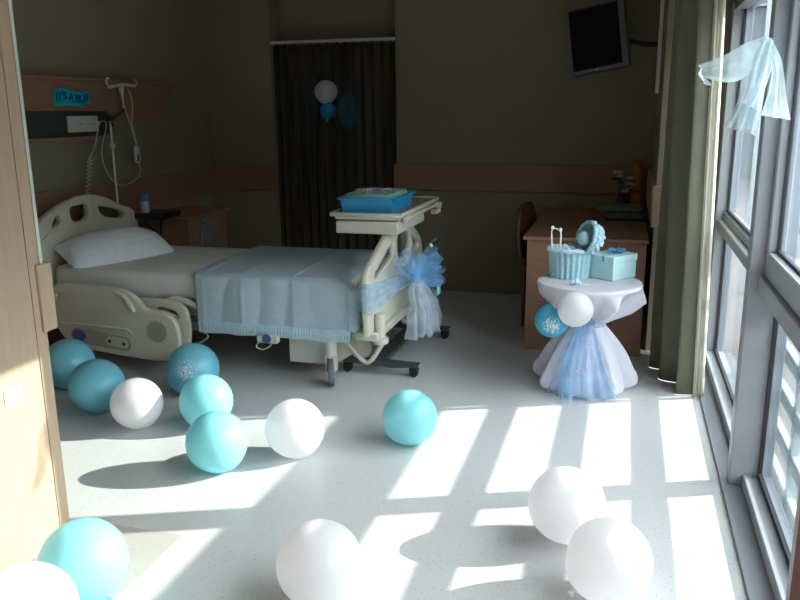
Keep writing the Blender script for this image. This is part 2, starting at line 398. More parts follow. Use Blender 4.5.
# the olive curtain gathered beside the window
ct = root('curtain', (.34, 4.75, 0), 'olive green curtain gathered at the far end of the tall window', 'curtain')
def guide(t):  # line the gathered heading follows
    return catmull([(.300, 5.16, 0), (.275, 4.98, 0), (.29, 4.80, 0), (.345, 4.60, 0), (.415, 4.45, 0)], t)
def gfn(u, v):
    p = guide(u); d = (guide(min(u+.02, 1))-guide(max(u-.02, 0))).normalized(); nn = V((d.y, -d.x, 0))
    w = math.sin(u*math.pi*2*3.6+noise.noise(V((u*4, 9, v)))*2.2)*.058+math.sin(u*41+v*.8)*.012*(1+.25*(1-v))
    q = p+nn*(w+noise.noise(V((u*7, v*2, 4)))*.014)+d*noise.noise(V((u*3, v*2, 8)))*.02+d*(.03*v*(u-.6))
    return V((q.x+(.045*(1-u)-.06*u)*v, q.y, .004+2.505*v))
MB().grid(gfn, 110, 22).build('drape', M['curtain'], ct, solid=.004, ang=80)
def lfn(u, v):
    a = V((.43, 4.435, 0)); b = V((.485, 4.425, 0)); p = a.lerp(b, u)
    w = math.sin(u*math.pi*2*1.7+noise.noise(V((u*5, 9, v)))*1.2)*.012
    return V((p.x-.065*v, p.y-w, .006+2.505*v))
MB().grid(lfn, 24, 16).build('lining', M['lining'], ct, solid=.003, ang=80)
tag(MB().box(.30, .36, 4.4, 5.24, 2.515, 2.55).build('curtain_rail', M['whitep'], None), 'white curtain rail above the olive curtain', 'curtain rail')
sup = struct('trim_10', MB().box(.29, .55, 4.3, 5.268, 2.55, ZC), M['wall'])

# window wall
w = root('window_1', (.56, 3, 0), kind='structure')
GX = .612
struct('trim_11', MB().box(.465, .60, .6, 5.27, 0, .012, .002), M['alu'])
struct('sill_rail', MB().box(.545, .66, .6, 5.268, .012, .065, .004), M['alu'], w)
MB().box(.603, .618, 3.42, 5.2, .065, .085).box(.603, .618, .6, 3.325, .065, .085).box(.603, .618, 3.312, 3.328, .085, .84).box(.603, .618, 3.412, 3.428, .085, .84) \
   .box(.603, .618, 3.412, 3.422, .965, 2.13).box(.603, .618, 5.14, 5.155, .085, 2.13).box(.603, .618, 3.42, 5.15, .96, .975).build('gasket', M['gasket'], w, smooth=False)
struct('mullion', MB().box(.495, .66, 3.33, 3.412, .012, 2.17, .004), M['alu'], w)
struct('mullion', MB().box(.545, .66, 5.155, 5.268, .065, 2.17, .004), M['alu'], w)
struct('mullion', MB().box(.495, .66, .6, .68, .012, 2.17, .004), M['alu'], w)
struct('transom', MB().box(.555, .66, 3.412, 5.155, .85, .91, .004).box(.59, .655, 3.412, 5.155, .91, .955, .003), M['alu'], w)
struct('transom', MB().box(.535, .66, .68, 3.33, .85, .925, .004), M['alu'], w)
struct('head_rail', MB().box(.555, .66, .68, 5.155, 2.13, 2.17, .003), M['alu'], w)
sa = struct('sash_frame', MB().box(.55, .615, .72, 3.325, .928, 1.025, .005).box(.55, .615, 3.295, 3.325, 1.025, 2.13, .005).box(.55, .615, .72, .80, 1.025, 2.13, .005)
            .box(.55, .615, .80, 3.295, 2.06, 2.13, .005), M['alu'], w)
MB().box(.582, .594, .8, 3.294, 1.025, 1.037).box(.582, .594, 3.283, 3.295, 1.037, 2.06).box(.582, .594, .8, 3.283, 2.048, 2.06).box(.56, .60, 3.325, 3.33, .93, 2.13).build('gasket', M['gasket'], sa, smooth=False)
MB().box(.586, .590, .8, 3.29, 1.03, 2.055).build('glass_pane', M['pane'], sa, smooth=False)
for a, b, c, d in ((3.412, 5.155, .065, .85), (3.412, 5.155, .955, 2.13), (.68, 3.33, .065, .85)):
    MB().box(.624, .629, a, b, c, d).build('glass_pane', M['pane'], w, smooth=False)
struct('trim_12', MB().box(.40, .52, 1.70, 1.74, 0, 2.5, .004), M['woodd'])

# outdoors
struct('ground_paving', MB().box(.62, 40, -10, 60, -.5, -.35), M['paving'])
rl = root('balcony_railing', (.75, 3.4, -.35), 'white outdoor railing of horizontal bars close outside the window', 'railing')
for zc in (-.085, .108, .300, .487, .68, .877, 1.068):
    MB().box(.735, .77, .7, 4.75, zc-.033, zc+.033, .006).build('rail_bar', M['rail'], rl)
for y in (1.0, 3.42, 4.73):
    MB().box(.735, .775, y-.02, y+.02, -.35, 1.1, .004).build('post', M['rail'], rl)
bd = root('office_building', (10, 26, -.35), 'pale office building across the paved yard outside', 'building')
MB().box(-4, 30, 24, 34, -.35, 8).build('wall', M['facade'], bd, smooth=False)
for j in range(2):
    for i in range(12):
        x = -2.6+i*2.6; fr = MB().box(x, x+1.5, 23.93, 24.02, 1+j*3.2, 2.6+j*3.2).build('window', M['rail'], bd, smooth=False)
        MB().box(x+.08, x+1.42, 23.90, 23.94, 1.08+j*3.2, 2.52+j*3.2).build('pane', M['facglass'], fr, smooth=False)
for i, (x, y) in enumerate(((1.6, 11.0), (1.6, 8.95))):
    tag(MB().box(x-.05, x+.05, y-.05, y+.05, -.35, 3.6, .005).build('post', M['rail'], None), ['white post standing far out in the yard', 'white post standing nearer out in the yard'][i], 'post')

# ------------------------------------------------------------------ headwall panel on the left wall
hw = root('bedhead_panel', (XL, 5.1, 1.6), 'long brown wooden service panel on the wall over the headboard', 'wall panel')
yz = lambda a, b, d: V((d, a, b))
MB().prism([(4.0, 1.80), (6.01, 1.80), (5.83, 1.505), (5.20, 1.505), (5.10, 1.60), (4.0, 1.60)], yz, XL+.004, -3.70).build('board', M['woodh'], hw, smooth=False)
MB().box(XL+.004, -3.68, 4.0, 6.03, 1.80, 1.825, .003).build('top_strip', M['wood'], hw)
MB().prism([(4.0, 1.425), (4.0, 1.599), (5.10, 1.599), (5.19, 1.50), (5.10, 1.425)], yz, XL+.004, -3.715).build('dark_channel', M['darkm'], hw, smooth=False)
MB().box(XL+.004, -3.70, 4.0, 5.05, 1.40, 1.424, .003).build('bottom_strip', M['wood'], hw)
sk = root('socket_strip', (-3.705, 4.82, 1.45), 'cream strip of three power sockets on the dark channel', 'power sockets')
MB().box(-3.714, -3.69, 4.66, 4.98, 1.455, 1.565, .006).build('housing', M['whitep'], sk)
for y in (4.79, 4.87, 4.94):
    f = MB().lathe([(.034, .0), (.034, .004), (.028, .004), (.026, .0015), (.001, .0015)], (-3.69, y, 1.51), 20, 'x').build('socket', M['whitep'], sk)
    MB().box(-3.6885, -3.687, y-.018, y-.010, 1.506, 1.514).box(-3.6885, -3.687, y+.010, y+.018, 1.506, 1.514).build('socket_hole', M['black'], f, smooth=False)
for y in (4.94,):
    MB().lathe([(.014, 0), (.016, .02), (.010, .032)], (-3.686, y, 1.51), 12, 'x').build('plug', M['whitep'], sk)
# cyan cut-out sign
sg = root('letter_sign', (-3.69, 4.72, 1.63), 'cyan cut-out baby sign with blue letters stuck on the wood panel', 'sign')
wav = lambda t: .012*math.sin(t*7)
top = [(4.555+.34*t, 1.735+wav(t)+.006*math.sin(t*40)) for t in [i/16 for i in range(17)]]
bot = [(4.895-.34*t, 1.640+wav(1-t)+.010*(1-t)) for t in [i/12 for i in range(13)]]
MB().prism(top+[(4.905, 1.70)]+bot+[(4.545, 1.625), (4.54, 1.70)], yz, -3.6985, -3.69).build('backing', M['sign'], sg, smooth=False)
MB().tube([(-3.685, 4.56, 1.642), (-3.685, 4.64, 1.650), (-3.685, 4.72, 1.643), (-3.685, 4.80, 1.64), (-3.685, 4.885, 1.66)], .012, 8).build('wave', M['sign'], sg)
text_mesh('lettering', "IT'S A BOY", .072, .004, M['signtext'], sg, lambda a, b, d: V((-3.686+d, 4.722+a, 1.665+b+wav((a+.17)/.34)*.8)), (-3.688, 4.72, 1.66), bold=.0012)

# call handset with its cords
cb = root('call_handset', (-3.66, 5.37, 1.2), 'cream nurse call handset hanging on its cord beside the drip pole', 'call button')
MB().box(-3.68, -3.65, 5.345, 5.405, 1.20, 1.33, .012).build('handset', M['whitep'], cb)
MB().box(-3.650, -3.647, 5.352, 5.378, 1.215, 1.265, .001).build('button_panel', M['panelblue'], cb)
def sm(P, n=40): return [catmull(P, i/n) for i in range(n+1)]
MB().tube(sm([(-3.66, 5.375, 1.33), (-3.66, 5.33, 1.46), (-3.655, 5.25, 1.64), (-3.65, 5.20, 1.76)]), .004, 6).build('cord', M['cord'], cb)
MB().tube(sm([(-3.66, 5.385, 1.33), (-3.66, 5.34, 1.50), (-3.655, 5.36, 1.66), (-3.65, 5.31, 1.76)]), .004, 6).build('cord', M['cord'], cb)
MB().tube(sm([(-3.68, 4.985, 1.525), (-3.68, 5.05, 1.50), (-3.69, 4.98, 1.30), (-3.68, 5.02, 1.14), (-3.67, 5.14, 1.05), (-3.67, 5.32, 1.07), (-3.665, 5.40, 1.13), (-3.665, 5.385, 1.205)], 60), .004, 6).build('cord', M['cord'], cb)
# spiral bed cable
def spiral():
    P = [(-3.675, 4.94, 1.46), (-3.68, 4.90, 1.36), (-3.68, 4.83, 1.27), (-3.685, 4.80, 1.12), (-3.69, 4.74, .95), (-3.70, 4.70, .80), (-3.70, 4.68, .62)]
    out = []
    for i in range(520):
        t = i/519; p = catmull(P, t); k = min(max((t-.28)*12, 0), 1)
        a = t*2*math.pi*34; out.append(p+V((math.cos(a), math.sin(a), 0))*.016*k)
    return out
tag(MB().tube(spiral(), .0045, 6).build('coiled_cable', M['cord'], None), 'cream coiled cable hanging from the sockets down behind the headboard', 'cable')

# drip pole
iv = root('drip_pole', (-3.66, 5.05, .5), 'slim steel drip pole with two cream hooks behind the headboard', 'drip stand')
MB().cyl((-3.66, 5.07, .45), (-3.66, 5.07, 1.52), .009, 12).build('pole', M['steel'], iv)
MB().lathe([(.010, -.02), (.02, -.015), (.022, .01), (.011, .02)], (-3.66, 5.07, 1.35), 14).build('clamp', M['whitep'], iv)
MB().tube(sm([(-3.66, 5.07, 1.50), (-3.655, 5.10, 1.54), (-3.65, 5.19, 1.58), (-3.65, 5.235, 1.61)], 14), .011, 10).build('bent_arm', M['darkm'], iv)
MB().cyl((-3.65, 5.235, 1.60), (-3.65, 5.235, 1.77), .008, 12).build('upper_rod', M['steel'], iv)
hk = MB().tube(sm([(-3.65, 5.08, 1.765), (-3.65, 5.15, 1.775), (-3.65, 5.235, 1.785), (-3.65, 5.32, 1.785), (-3.65, 5.40, 1.785)], 16), .013, 8).lathe([(.010, -.05), (.016, -.01), (.016, .01)], (-3.65, 5.235, 1.77), 12)
for s, yc in ((-1, 5.075), (1, 5.405)):
    hk.tube([(-3.65, yc+s*(.022*math.sin(a)), 1.785+.022-.022*math.cos(a)+(.0)) for a in [i*.45 for i in range(10)]], .007, 8)
hk.build('hook_bar', M['whitep'], iv)

# ------------------------------------------------------------------ hospital bed
bed = root('hospital_bed', (-2.5, 4.6, 0), 'cream hospital bed with moulded end boards and lowered side rail', 'bed')
R_ = lambda a, b, d: V((-3.60+d, a, b))
plate('headboard', [(4.08,.36,1),(4.06,.62),(4.075,.80),(4.14,.885),(4.30,.965),(4.47,1.01),(4.62,1.022),(4.80,.99),(4.98,.915),(5.12,.865),(5.155,.83),(5.16,.62),(5.15,.36,1)],
      [[(4.235,.84,1),(4.24,.88),(4.32,.94),(4.35,.92),(4.345,.88),(4.25,.835,1)],
       [(4.43,.97),(4.52,.985),(4.62,.98),(4.64,.93),(4.62,.87),(4.53,.85),(4.45,.865),(4.42,.92)],
       [(4.73,.95),(4.78,.95),(5.04,.855),(5.03,.83),(4.90,.825),(4.73,.90)]],
      M['plastic'], bed, .05, .014, R_, (-3.6, 4.6, .36))
MB().prism([(4.11,.40),(4.11,.78),(4.20,.83),(4.60,.84),(5.02,.80),(5.11,.77),(5.11,.40)], lambda a,b,d: V((d,a,b)), -3.578, -3.568).build('headboard_panel', M['plastic'], bed, bevel=.004)
F_ = lambda a, b, d: V((-1.35+d, a, b))
plate('footboard', [(4.0,.36,1),(3.985,.55,1),(3.985,.675,1),(4.00,.705),(4.05,.735,1),(4.40,.865,1),(4.50,.885),(4.62,.892),(4.78,.885),(4.90,.862,1),(5.10,.76,1),(5.16,.71),(5.18,.67,1),(5.18,.55,1),(5.16,.36,1)],
      [[(4.10,.655,1),(4.11,.69,1),(4.47,.825,1),(4.51,.81,1),(4.51,.72,1),(4.14,.64,1)],
       [(4.59,.84),(4.74,.845),(4.88,.81),(4.88,.70),(4.60,.69),(4.57,.75)],
       [(4.95,.79),(5.0,.77),(5.10,.71),(5.08,.68),(4.96,.69)]],
      M['plastic'], bed, .038, .012, F_, (-1.35, 4.6, .36))
MB().box(-3.55, -1.42, 4.15, 5.10, .36, .44, .01).build('bed_frame', M['metalc'], bed)
# mattress
def soft_box(x0, x1, y0, y1, z0, z1, r, seed, n=40, sag=.01):
    mb = MB(); cx, cy, cz = (x0+x1)/2, (y0+y1)/2, (z0+z1)/2; hx, hy, hz = (x1-x0)/2, (y1-y0)/2, (z1-z0)/2
    def fn(u, v):
        th = (u*2-1)*math.pi; a = (v-.5)*math.pi
        e = .25
        sg = lambda c, p: math.copysign(abs(c)**p, c)
        x = hx*sg(math.cos(a), e*.8)*sg(math.cos(th), e); y = hy*sg(math.cos(a), e*.8)*sg(math.sin(th), e); z = hz*sg(math.sin(a), .45)
        p = V((cx+x, cy+y, cz+z)); nn = noise.noise(p*5+V((seed,0,0)))*sag+noise.noise(V((p.x*18, p.y*3, p.z*18)))*sag*.4
        return p+V((0, nn*.8 if y > 0 else -nn*.8, nn))
    return mb.grid(fn, n*2, n)
def mattress():
    mb = MB(); x0, x1, y0, y1, z0, z1 = -3.53, -1.47, 4.14, 5.10, .44, .62
    r = .035; prof = [(0, z0)]
    ring = [(y0+.02, z0), (y0, z0+.03), (y0-.004, (z0+z1)/2), (y0, z1-.04), (y0+.012, z1-.015), (y0+.04, z1), (y0+.2, z1+.006)]
    ring += [((y0+y1)/2, z1+.008)]+[(y1-(a-y0), b) for a, b in reversed(ring)]
    n = len(ring)
    NX = 60; xs = [x0+(x1-x0)*i/NX for i in range(NX+1)]
    vs = []
    for i, x in enumerate(xs):
        k = 1-(max(0, 1-min(i, NX-i)/2.0))*.06
        for (y, z) in ring:
            cy, cz = (y0+y1)/2, (z0+z1)/2
            wr = noise.noise(V((x*16, y*4, z*9)))*.006*(1 if z < z1-.03 else .5)+.006*math.sin(x*9+z*20)*(1 if (y < y0+.02) else 0)
            vs.append(V((x+(0.015*(1-k) if i == 0 else 0), cy+(y-cy)*k-wr, cz+(z-cz)*k+abs(wr)*.3)))
    fs = [(i*n+j, (i+1)*n+j, (i+1)*n+(j+1) % n, i*n+(j+1) % n) for i in range(NX) for j in range(n)]
    fs += [tuple(range(n)), tuple(reversed(range(NX*n, NX*n+n)))]
    return mb.add(vs, fs)
mattress().build('mattress', M['sheet'], bed, ang=70)
# near side rail, lowered
N_ = lambda a, b, d: V((a, 4.02-d, b))
sr = plate('side_rail', [(-3.43,.50),(-3.39,.535),(-3.20,.535),(-2.92,.52),(-2.86,.495),(-2.81,.45),(-2.77,.41),(-2.70,.395),(-2.62,.38),(-2.575,.33),(-2.565,.20),(-2.59,.125),(-2.65,.11),(-2.88,.115),(-3.13,.135),(-3.30,.16),(-3.36,.20),(-3.42,.30),(-3.445,.42)],
      [[(-3.41,.47),(-3.40,.49),(-3.375,.485),(-3.38,.455),(-3.40,.45)]], M['plastic'], bed, .045, .012, N_, (-3.0, 4.02, .11))
MB().lathe([(.066, 0), (.066, .004), (.058, .006), (.050, .003), (.02, .005), (.0, .005)], (-2.69, 3.990, .285), 28, 'y').build('speaker_grille', M['plasticd'], sr)
def shell(pts, y0, y1): return MB().prism(pts, lambda a, b, d: V((a, d, b)), y0, y1)
def slot(x0, x1, za, zb, h, n=8):
    P = []
    for i in range(n+1):
        a = math.pi/2+math.pi*i/n; P.append((x0+h*math.cos(a), za+h*math.sin(a)))
    for i in range(n+1):
        a = -math.pi/2+math.pi*i/n; P.append((x1+h*math.cos(a), zb+h*math.sin(a)))
    return P
inset = shell(slot(-3.27, -2.93, .225, .19, .048), 3.999, 3.993).build('control_inset', M['plasticd'], sr, bevel=.003)
shell(slot(-3.27, -3.24, .227, .222, .034), 3.9935, 3.990).build('blue_badge', M['panelblue'], inset)
shell(slot(-3.03, -2.93, .203, .192, .030), 3.9935, 3.988).build('control_panel', M['plastic'], inset, bevel=.002)
for x, z_ in ((-3.03, .203), (-2.93, .192)):
    MB().lathe([(.012, 0), (.012, -.004), (.004, -.006)], (x, 3.988, z_), 12, 'y').build('button', M['darkm'], inset)
MB().tube([(-3.41, 3.994, .298), (-3.10, 3.990, .292), (-2.90, 3.990, .285), (-2.87, 3.992, .265)], .008, 8).build('ridge', M['plastic'], sr)
MB().tube(sm([(-2.96, 3.992, .515), (-2.90, 3.988, .495), (-2.86, 3.988, .44), (-2.84, 3.992, .40)], 12), .014, 8).build('grip', M['plastic'], sr)
N2 = lambda a, b, d: V((a, 4.085-d, b))
plate('side_rail', [(-2.98,.44),(-2.90,.455),(-2.62,.45),(-2.56,.43),(-2.53,.38),(-2.53,.22),(-2.55,.16),(-2.80,.15),(-3.0,.17)],
      [[(-2.74,.42),(-2.66,.42),(-2.59,.395),(-2.58,.36),(-2.62,.365),(-2.70,.39),(-2.75,.395)]], M['plastic'], bed, .035, .01, N2, (-2.75, 4.085, .15))
for x in (-3.2, -2.8):
    MB().box(x-.03, x+.03, 4.045, 4.18, .30, .37, .005).build('rail_arm', M['metalc'], bed)
MB().tube(sm([(-2.75, 4.12, .42), (-2.62, 4.11, .47), (-2.50, 4.11, .44), (-2.42, 4.12, .40)], 14), .02, 10).build('deck_hinge', M['plastic'], bed)
# undercarriage
MB().box(-3.3, -2.0, 4.35, 4.40, .20, .26, .005).box(-3.3, -2.0, 4.85, 4.90, .20, .26, .005).box(-3.3, -3.22, 4.2, 5.05, .20, .26, .005).box(-2.35, -2.28, 4.3, 4.95, .2, .36, .004).box(-3.1, -3.02, 4.3, 4.95, .2, .36, .004).build('chassis', M['metalc'], bed)
MB().prism([(-1.90,.105),(-1.67,.105),(-1.60,.115),(-1.50,.18),(-1.42,.28),(-1.42,.355),(-1.90,.355)], lambda a,b,d: V((a,d,b)), 4.17, 5.02).build('base_cover', M['metalc'], bed)
MB().box(-2.0, -1.45, 4.13, 4.17, .30, .355, .004).build('cross_beam', M['metalc'], bed)
MB().box(-1.44, -1.30, 4.05, 5.10, .305, .355, .008).build('end_beam', M['metalc'], bed)
for y in (4.10, 5.08):
    MB().lathe([(.028, .46), (.030, .40), (.030, .325), (.045, .318), (.048, .30), (.044, .285), (.02, .28)], (-1.30, y, 0), 20).build('bumper', M['metalc'], bed)
for y in (4.14, 5.04):
    MB().tube(sm([(-1.57, y, .30), (-1.50, y-.0, .24), (-1.42, y-.0, .155), (-1.37, y, .165), (-1.31, y, .26), (-1.30, y, .30)], 20), .014, 10).build('push_bar', M['metalc'], bed)
for x, y in ((-1.605, 4.10), (-1.605, 5.06), (-3.38, 4.17), (-3.38, 5.06)):
    c = MB().cyl((x, y, .185), (x, y, .335), .033, 20).build('caster', M['metalc'], bed)
    MB().box(x-.030, x-.020, y-.03, y+.03, .09, .19, .004).box(x+.020, x+.030, y-.03, y+.03, .09, .19, .004).box(x-.03, x+.03, y-.03, y+.03, .175, .19, .004).build('fork', M['metalc'], c)
    wl = MB().lathe([(.05, -.019), (.078, -.017), (.086, -.008), (.086, .008), (.078, .017), (.05, .019)], (0, 0, 0), 32, 'x')
    wq = Matrix.Rotation(math.radians(20), 3, 'Z'); wl.v = [V((x, y-.005, .087))+wq@v for v in wl.v]; wl.build('wheel', M['rubber'], c)
MB().lathe([(.055, 0), (.07, -.004), (.07, -.03), (.02, -.034), (.0, -.034)], (-1.44, 4.165, .24), 24, 'y').build('pivot_disc', M['plasticd'], bed)
# hand control hung under the blanket hem
hc = tag(MB().box(-2.06, -1.92, 4.05, 4.09, .245, .30, .01).build('bed_handset', M['whitep'], None), 'small cream bed handset hanging under the blanket hem', 'handset')
MB().cyl((-1.99, 4.045, .275), (-1.99, 4.052, .275), .028, 20).build('dial', M['panelblue'], hc)
MB().tube(sm([(-2.05, 4.07, .25), (-2.07, 4.07, .215), (-2.03, 4.07, .20), (-1.98, 4.07, .225), (-1.97, 4.07, .245)], 14), .004, 6).build('cord', M['cord'], hc)
MB().tube(sm([(-1.99, 4.07, .30), (-1.99, 4.10, .36), (-1.99, 4.14, .37)], 8), .004, 6).build('cord', M['cord'], hc)
tag(MB().tube(sm([(-2.42, 4.14, .36), (-2.46, 4.10, .30), (-2.40, 4.09, .25), (-2.47, 4.09, .20), (-2.54, 4.10, .16), (-2.60, 4.12, .19)], 30), .004, 6).build('loose_wire', M['cord'], None), 'thin pale wire dangling under the bed beside the side rail', 'wire')

# pillow
def pillow():
    mb = MB(); L = V((.34, .72, .015)); L = L.normalized(); W = V((0,0,1)).cross(L)*-1; W = (W+V((0,0,-.35))).normalized(); N = L.cross(W); N = N if N.z > 0 else -N
    c = V((-3.30, 4.50, .685)); hl, hw, ht = .365, .185, .135
    def side(sgn):
        def fn(u, v):
            a, b = u*2-1, v*2-1
            pa = a*(1-.10*(b*b)*(1-abs(a)**4)*1.0); pb = b*(1-.13*(a*a))
            t = max(0, (1-abs(a)**2.6))**.6*max(0, (1-abs(b)**2.2))**.6
            p = c+L*hl*pa+W*hw*pb
            n = noise.noise(p*9)*.012+noise.noise(V((a*3, b*14, sgn)))*.009
            return p+N*sgn*(ht*t*(.95 if sgn > 0 else .6)+n*t)
        return fn
    mb.grid(side(1), 44, 30); mb.grid(side(-1), 44, 30); return mb
tag(pillow().build('pillow', M['pillow'], None, ang=80), 'plump white pillow leaning at the head of the hospital bed', 'pillow')

# blanket with lace edging
def bl_pt(u, s):
    """u across the bed length (0 head side, 1 foot side), s along the drape from far hem to near hem"""
    P = [(5.135, .42), (5.135, .58), (5.115, .628), (5.05, .637), (4.6, .642), (4.2, .637), (4.145, .632), (4.118, .605), (4.105, .52), (4.095, .42), (4.085, .345)]
    q = catmull([(0, a, b) for a, b in P], s); y, z = q.y, q.z
    x = (-2.43-.13*(1-s)) + u*(.925+.16*(1-s))
    drop = max(0, (4.15-y)/.06); drop = min(drop, 1)
    w = (math.sin(x*17+1)*.010+noise.noise(V((x*5, s*3, 1)))*.018)*drop
    x += -.02*drop*(1-u)+ .03*drop*u
    z += noise.noise(V((x*6, y*4, 2)))*.004-(.01*noise.noise(V((x*4, 3, 3))) if drop else 0)
    if u > .9 and drop < 1: z -= ((u-.9)/.1)**2*.035
    y -= abs(w)+.002
    for cx, k in ((-2.16, 1), (-1.83, 1), (-2.42, 1)):
        dd = x-cx-(s-.8)*.06*k
        if y < 4.7: z += .008*math.exp(-(dd/.012)**2)*(1 if not drop else 0); y -= .006*math.exp(-(dd/.012)**2)*drop
    return V((x, y, z))
bk = tag(MB().grid(lambda u, v: bl_pt(u, v), 90, 60).build('blanket', M['blanket'], None, solid=.006, ang=80), 'pale blue knitted baby blanket spread over the foot of the bed', 'blanket')
def lace():
    mb = MB(); n = 58
    for i in range(n):                       # near hem: band and a row of scallops
        u0, u1 = i/n, (i+1)/n; um = (u0+u1)/2
        a, b = bl_pt(u0, 1), bl_pt(u1, 1); m = bl_pt(um, 1); o = V((0, -.004, 0))
        h = .045
        mb.tube([m+o+V((0,0,.008)), m+o+V((0,0,-h))], [.0085, .0055], 6)
        mb.tube([m+o+V((0,0,-h-.010))+V((.0065*math.cos(t), 0, .010*math.sin(t))) for t in [k*math.pi/3 for k in range(6)]], .0032, 5, closed=True)
        if i % 2 == 0: mb.tube([a+o+V((0,0,-h*.5)), b+o+V((0,0,-h*.5))], .004, 5)
        mb.tube([a+o, b+o], .004, 5)
    m_ = 46
    for i in range(m_):                      # foot edge
        s = .45+.55*i/m_; p = bl_pt(1, s); q = bl_pt(1, min(s+.55/m_, 1)); 
        out = V((1, 0, -.15)) if p.y > 4.13 else V((1, -.05, -.12))
        if p.y > 4.14: out = V((.55, 0, -.8))
        out.normalize(); e = p+out*.042
        mb.tube([p-out*.006+V((0,-.004,0)), e+V((0,-.004,0))], [.0085, .0055], 6)
        t_ = (q-p).normalized()
        mb.tube([e+out*.006+V((0,-.004,0))+(t_*.006*math.cos(t)+out*.008*math.sin(t)) for t in [k*math.pi/3 for k in range(6)]], .0032, 5, closed=True)
        mb.tube([p+V((0,-.004,0)), q+V((0,-.004,0))], .004, 5)
        if i % 2: mb.tube([p+out*.02, q+out*.02], .004, 5)
    return mb
lace().build('lace_trim', M['lace'], bk)

# ------------------------------------------------------------------ overbed table
ot = root('overbed_table', (-1.45, 4.8, 0), 'cream overbed table on dark wheeled base across the bed foot', 'table')
MB().box(-1.675, -1.23, 4.32, 5.27, .975, .99, .006).box(-1.675, -1.23, 4.32, 4.335, .985, 1.0, .005).box(-1.675, -1.66, 4.32, 5.27, .985, 1.0, .005).box(-1.245, -1.23, 4.32, 5.27, .985, 1.0, .005).box(-1.675, -1.23, 5.255, 5.27, .985, 1.0, .005).build('tabletop', M['metalc'], ot)
MB().box(-1.659, -1.246, 4.336, 5.254, .990, .994).build('inlay', M['trayin'], ot, smooth=False)
MB().box(-1.645, -1.25, 4.335, 5.20, .958, .974, .002).build('runner', M['metalc'], ot)
dr = MB().box(-1.64, -1.255, 4.33, 4.95, .875, .95, .006).build('drawer', M['metalc'], ot)
MB().box(-1.24, -1.225, 4.37, 5.22, .945, .972, .004).build('side_channel', M['metalc'], ot)
MB().box(-1.25, -1.205, 5.19, 5.25, .93, .97, .008).cyl((-1.225, 5.22, .97), (-1.225, 5.22, .90), .016, 12).box(-1.26, -1.215, 5.14, 5.20, .895, .925, .006).build('end_bracket', M['metalc'], ot)
MB().box(-1.50, -1.43, 5.11, 5.19, .80, .957, .006).box(-1.49, -1.44, 5.195, 5.25, .06, .957, .006).build('column', M['metalc'], ot)
bs = MB().prism([(-1.64, .10), (-1.14, .085), (-1.15, .07), (-1.30, .055), (-1.62, .07)], lambda a, b, d: V((a, d, b)), 4.34, 4.40) \
   .prism([(-1.66, .10), (-1.14, .085), (-1.15, .07), (-1.30, .055), (-1.64, .07)], lambda a, b, d: V((a, d, b)), 5.19, 5.25) \
   .box(-1.45, -1.36, 4.36, 5.23, .062, .096, .006)
bs.build('base', M['darkm'], ot, smooth=False)
for x, y in ((-1.60, 4.37), (-1.175, 4.37), (-1.62, 5.22), (-1.175, 5.22)):
    k = MB().box(x-.028, x+.028, y-.022, y+.022, .03, .062, .006).cyl((x, y, .05), (x, y, .07), .01, 8).build('caster', M['black'], ot)
    MB().lathe([(.012, -.022), (.026, -.02), (.028, 0), (.026, .02), (.012, .022)], (x, y, .0285), 18, 'y').build('wheel', M['black'], k)

# blue basket and things in it
bb = root('plastic_basket', (-1.45, 4.6, .994), 'bright blue plastic basket standing on the overbed table', 'basket')
def frustum(mb, a, b, z0, z1):
    (x0,x1,y0,y1), (X0,X1,Y0,Y1) = a, b
    mb.add([(x0,y0,z0),(x1,y0,z0),(x1,y1,z0),(x0,y1,z0),(X0,Y0,z1),(X1,Y0,z1),(X1,Y1,z1),(X0,Y1,z1)], [(0,3,2,1),(0,1,5,4),(1,2,6,5),(2,3,7,6),(3,0,4,7)]); return mb
frustum(MB(), (-1.615,-1.315,4.395,4.82), (-1.625,-1.305,4.385,4.83), .994, 1.075).build('tub', M['boxblue'], bb, smooth=False, solid=.005)
MB().box(-1.645,-1.28,4.365,4.385,1.068,1.082,.004).box(-1.645,-1.28,4.835,4.855,1.068,1.082,.004).box(-1.645,-1.625,4.365,4.855,1.068,1.082,.004).box(-1.30,-1.28,4.365,4.855,1.068,1.082,.004).build('rim', M['boxblue'], bb)
pk = root('wrapped_packet', (-1.47, 4.6, 1.0), 'mint green packet with clear wrap lying in the blue basket', 'packet')
MB().box(-1.615, -1.33, 4.40, 4.81, 1.0, 1.098, .01).build('packet', M['green'], pk)
MB().grid(lambda u, v: V((-1.60+.27*u, 4.41+.39*v, 1.101+.006*noise.noise(V((u*9, v*9, 2))))), 24, 24).build('clear_wrap', M['clearp'], pk, solid=.0015)
bw = MB()
for k in range(5):
    a = k*1.25; c = V((-1.46+.05*k-.08, 4.50+.02*k, 1.110))
    bw.tube([c+V((.03*math.cos(t)*math.cos(a), .03*math.cos(t)*math.sin(a), .010*math.sin(t))) for t in [i*math.pi/5 for i in range(10)]], .004, 6, closed=True)
bw.build('ribbon_bow', M['whitep'], pk)

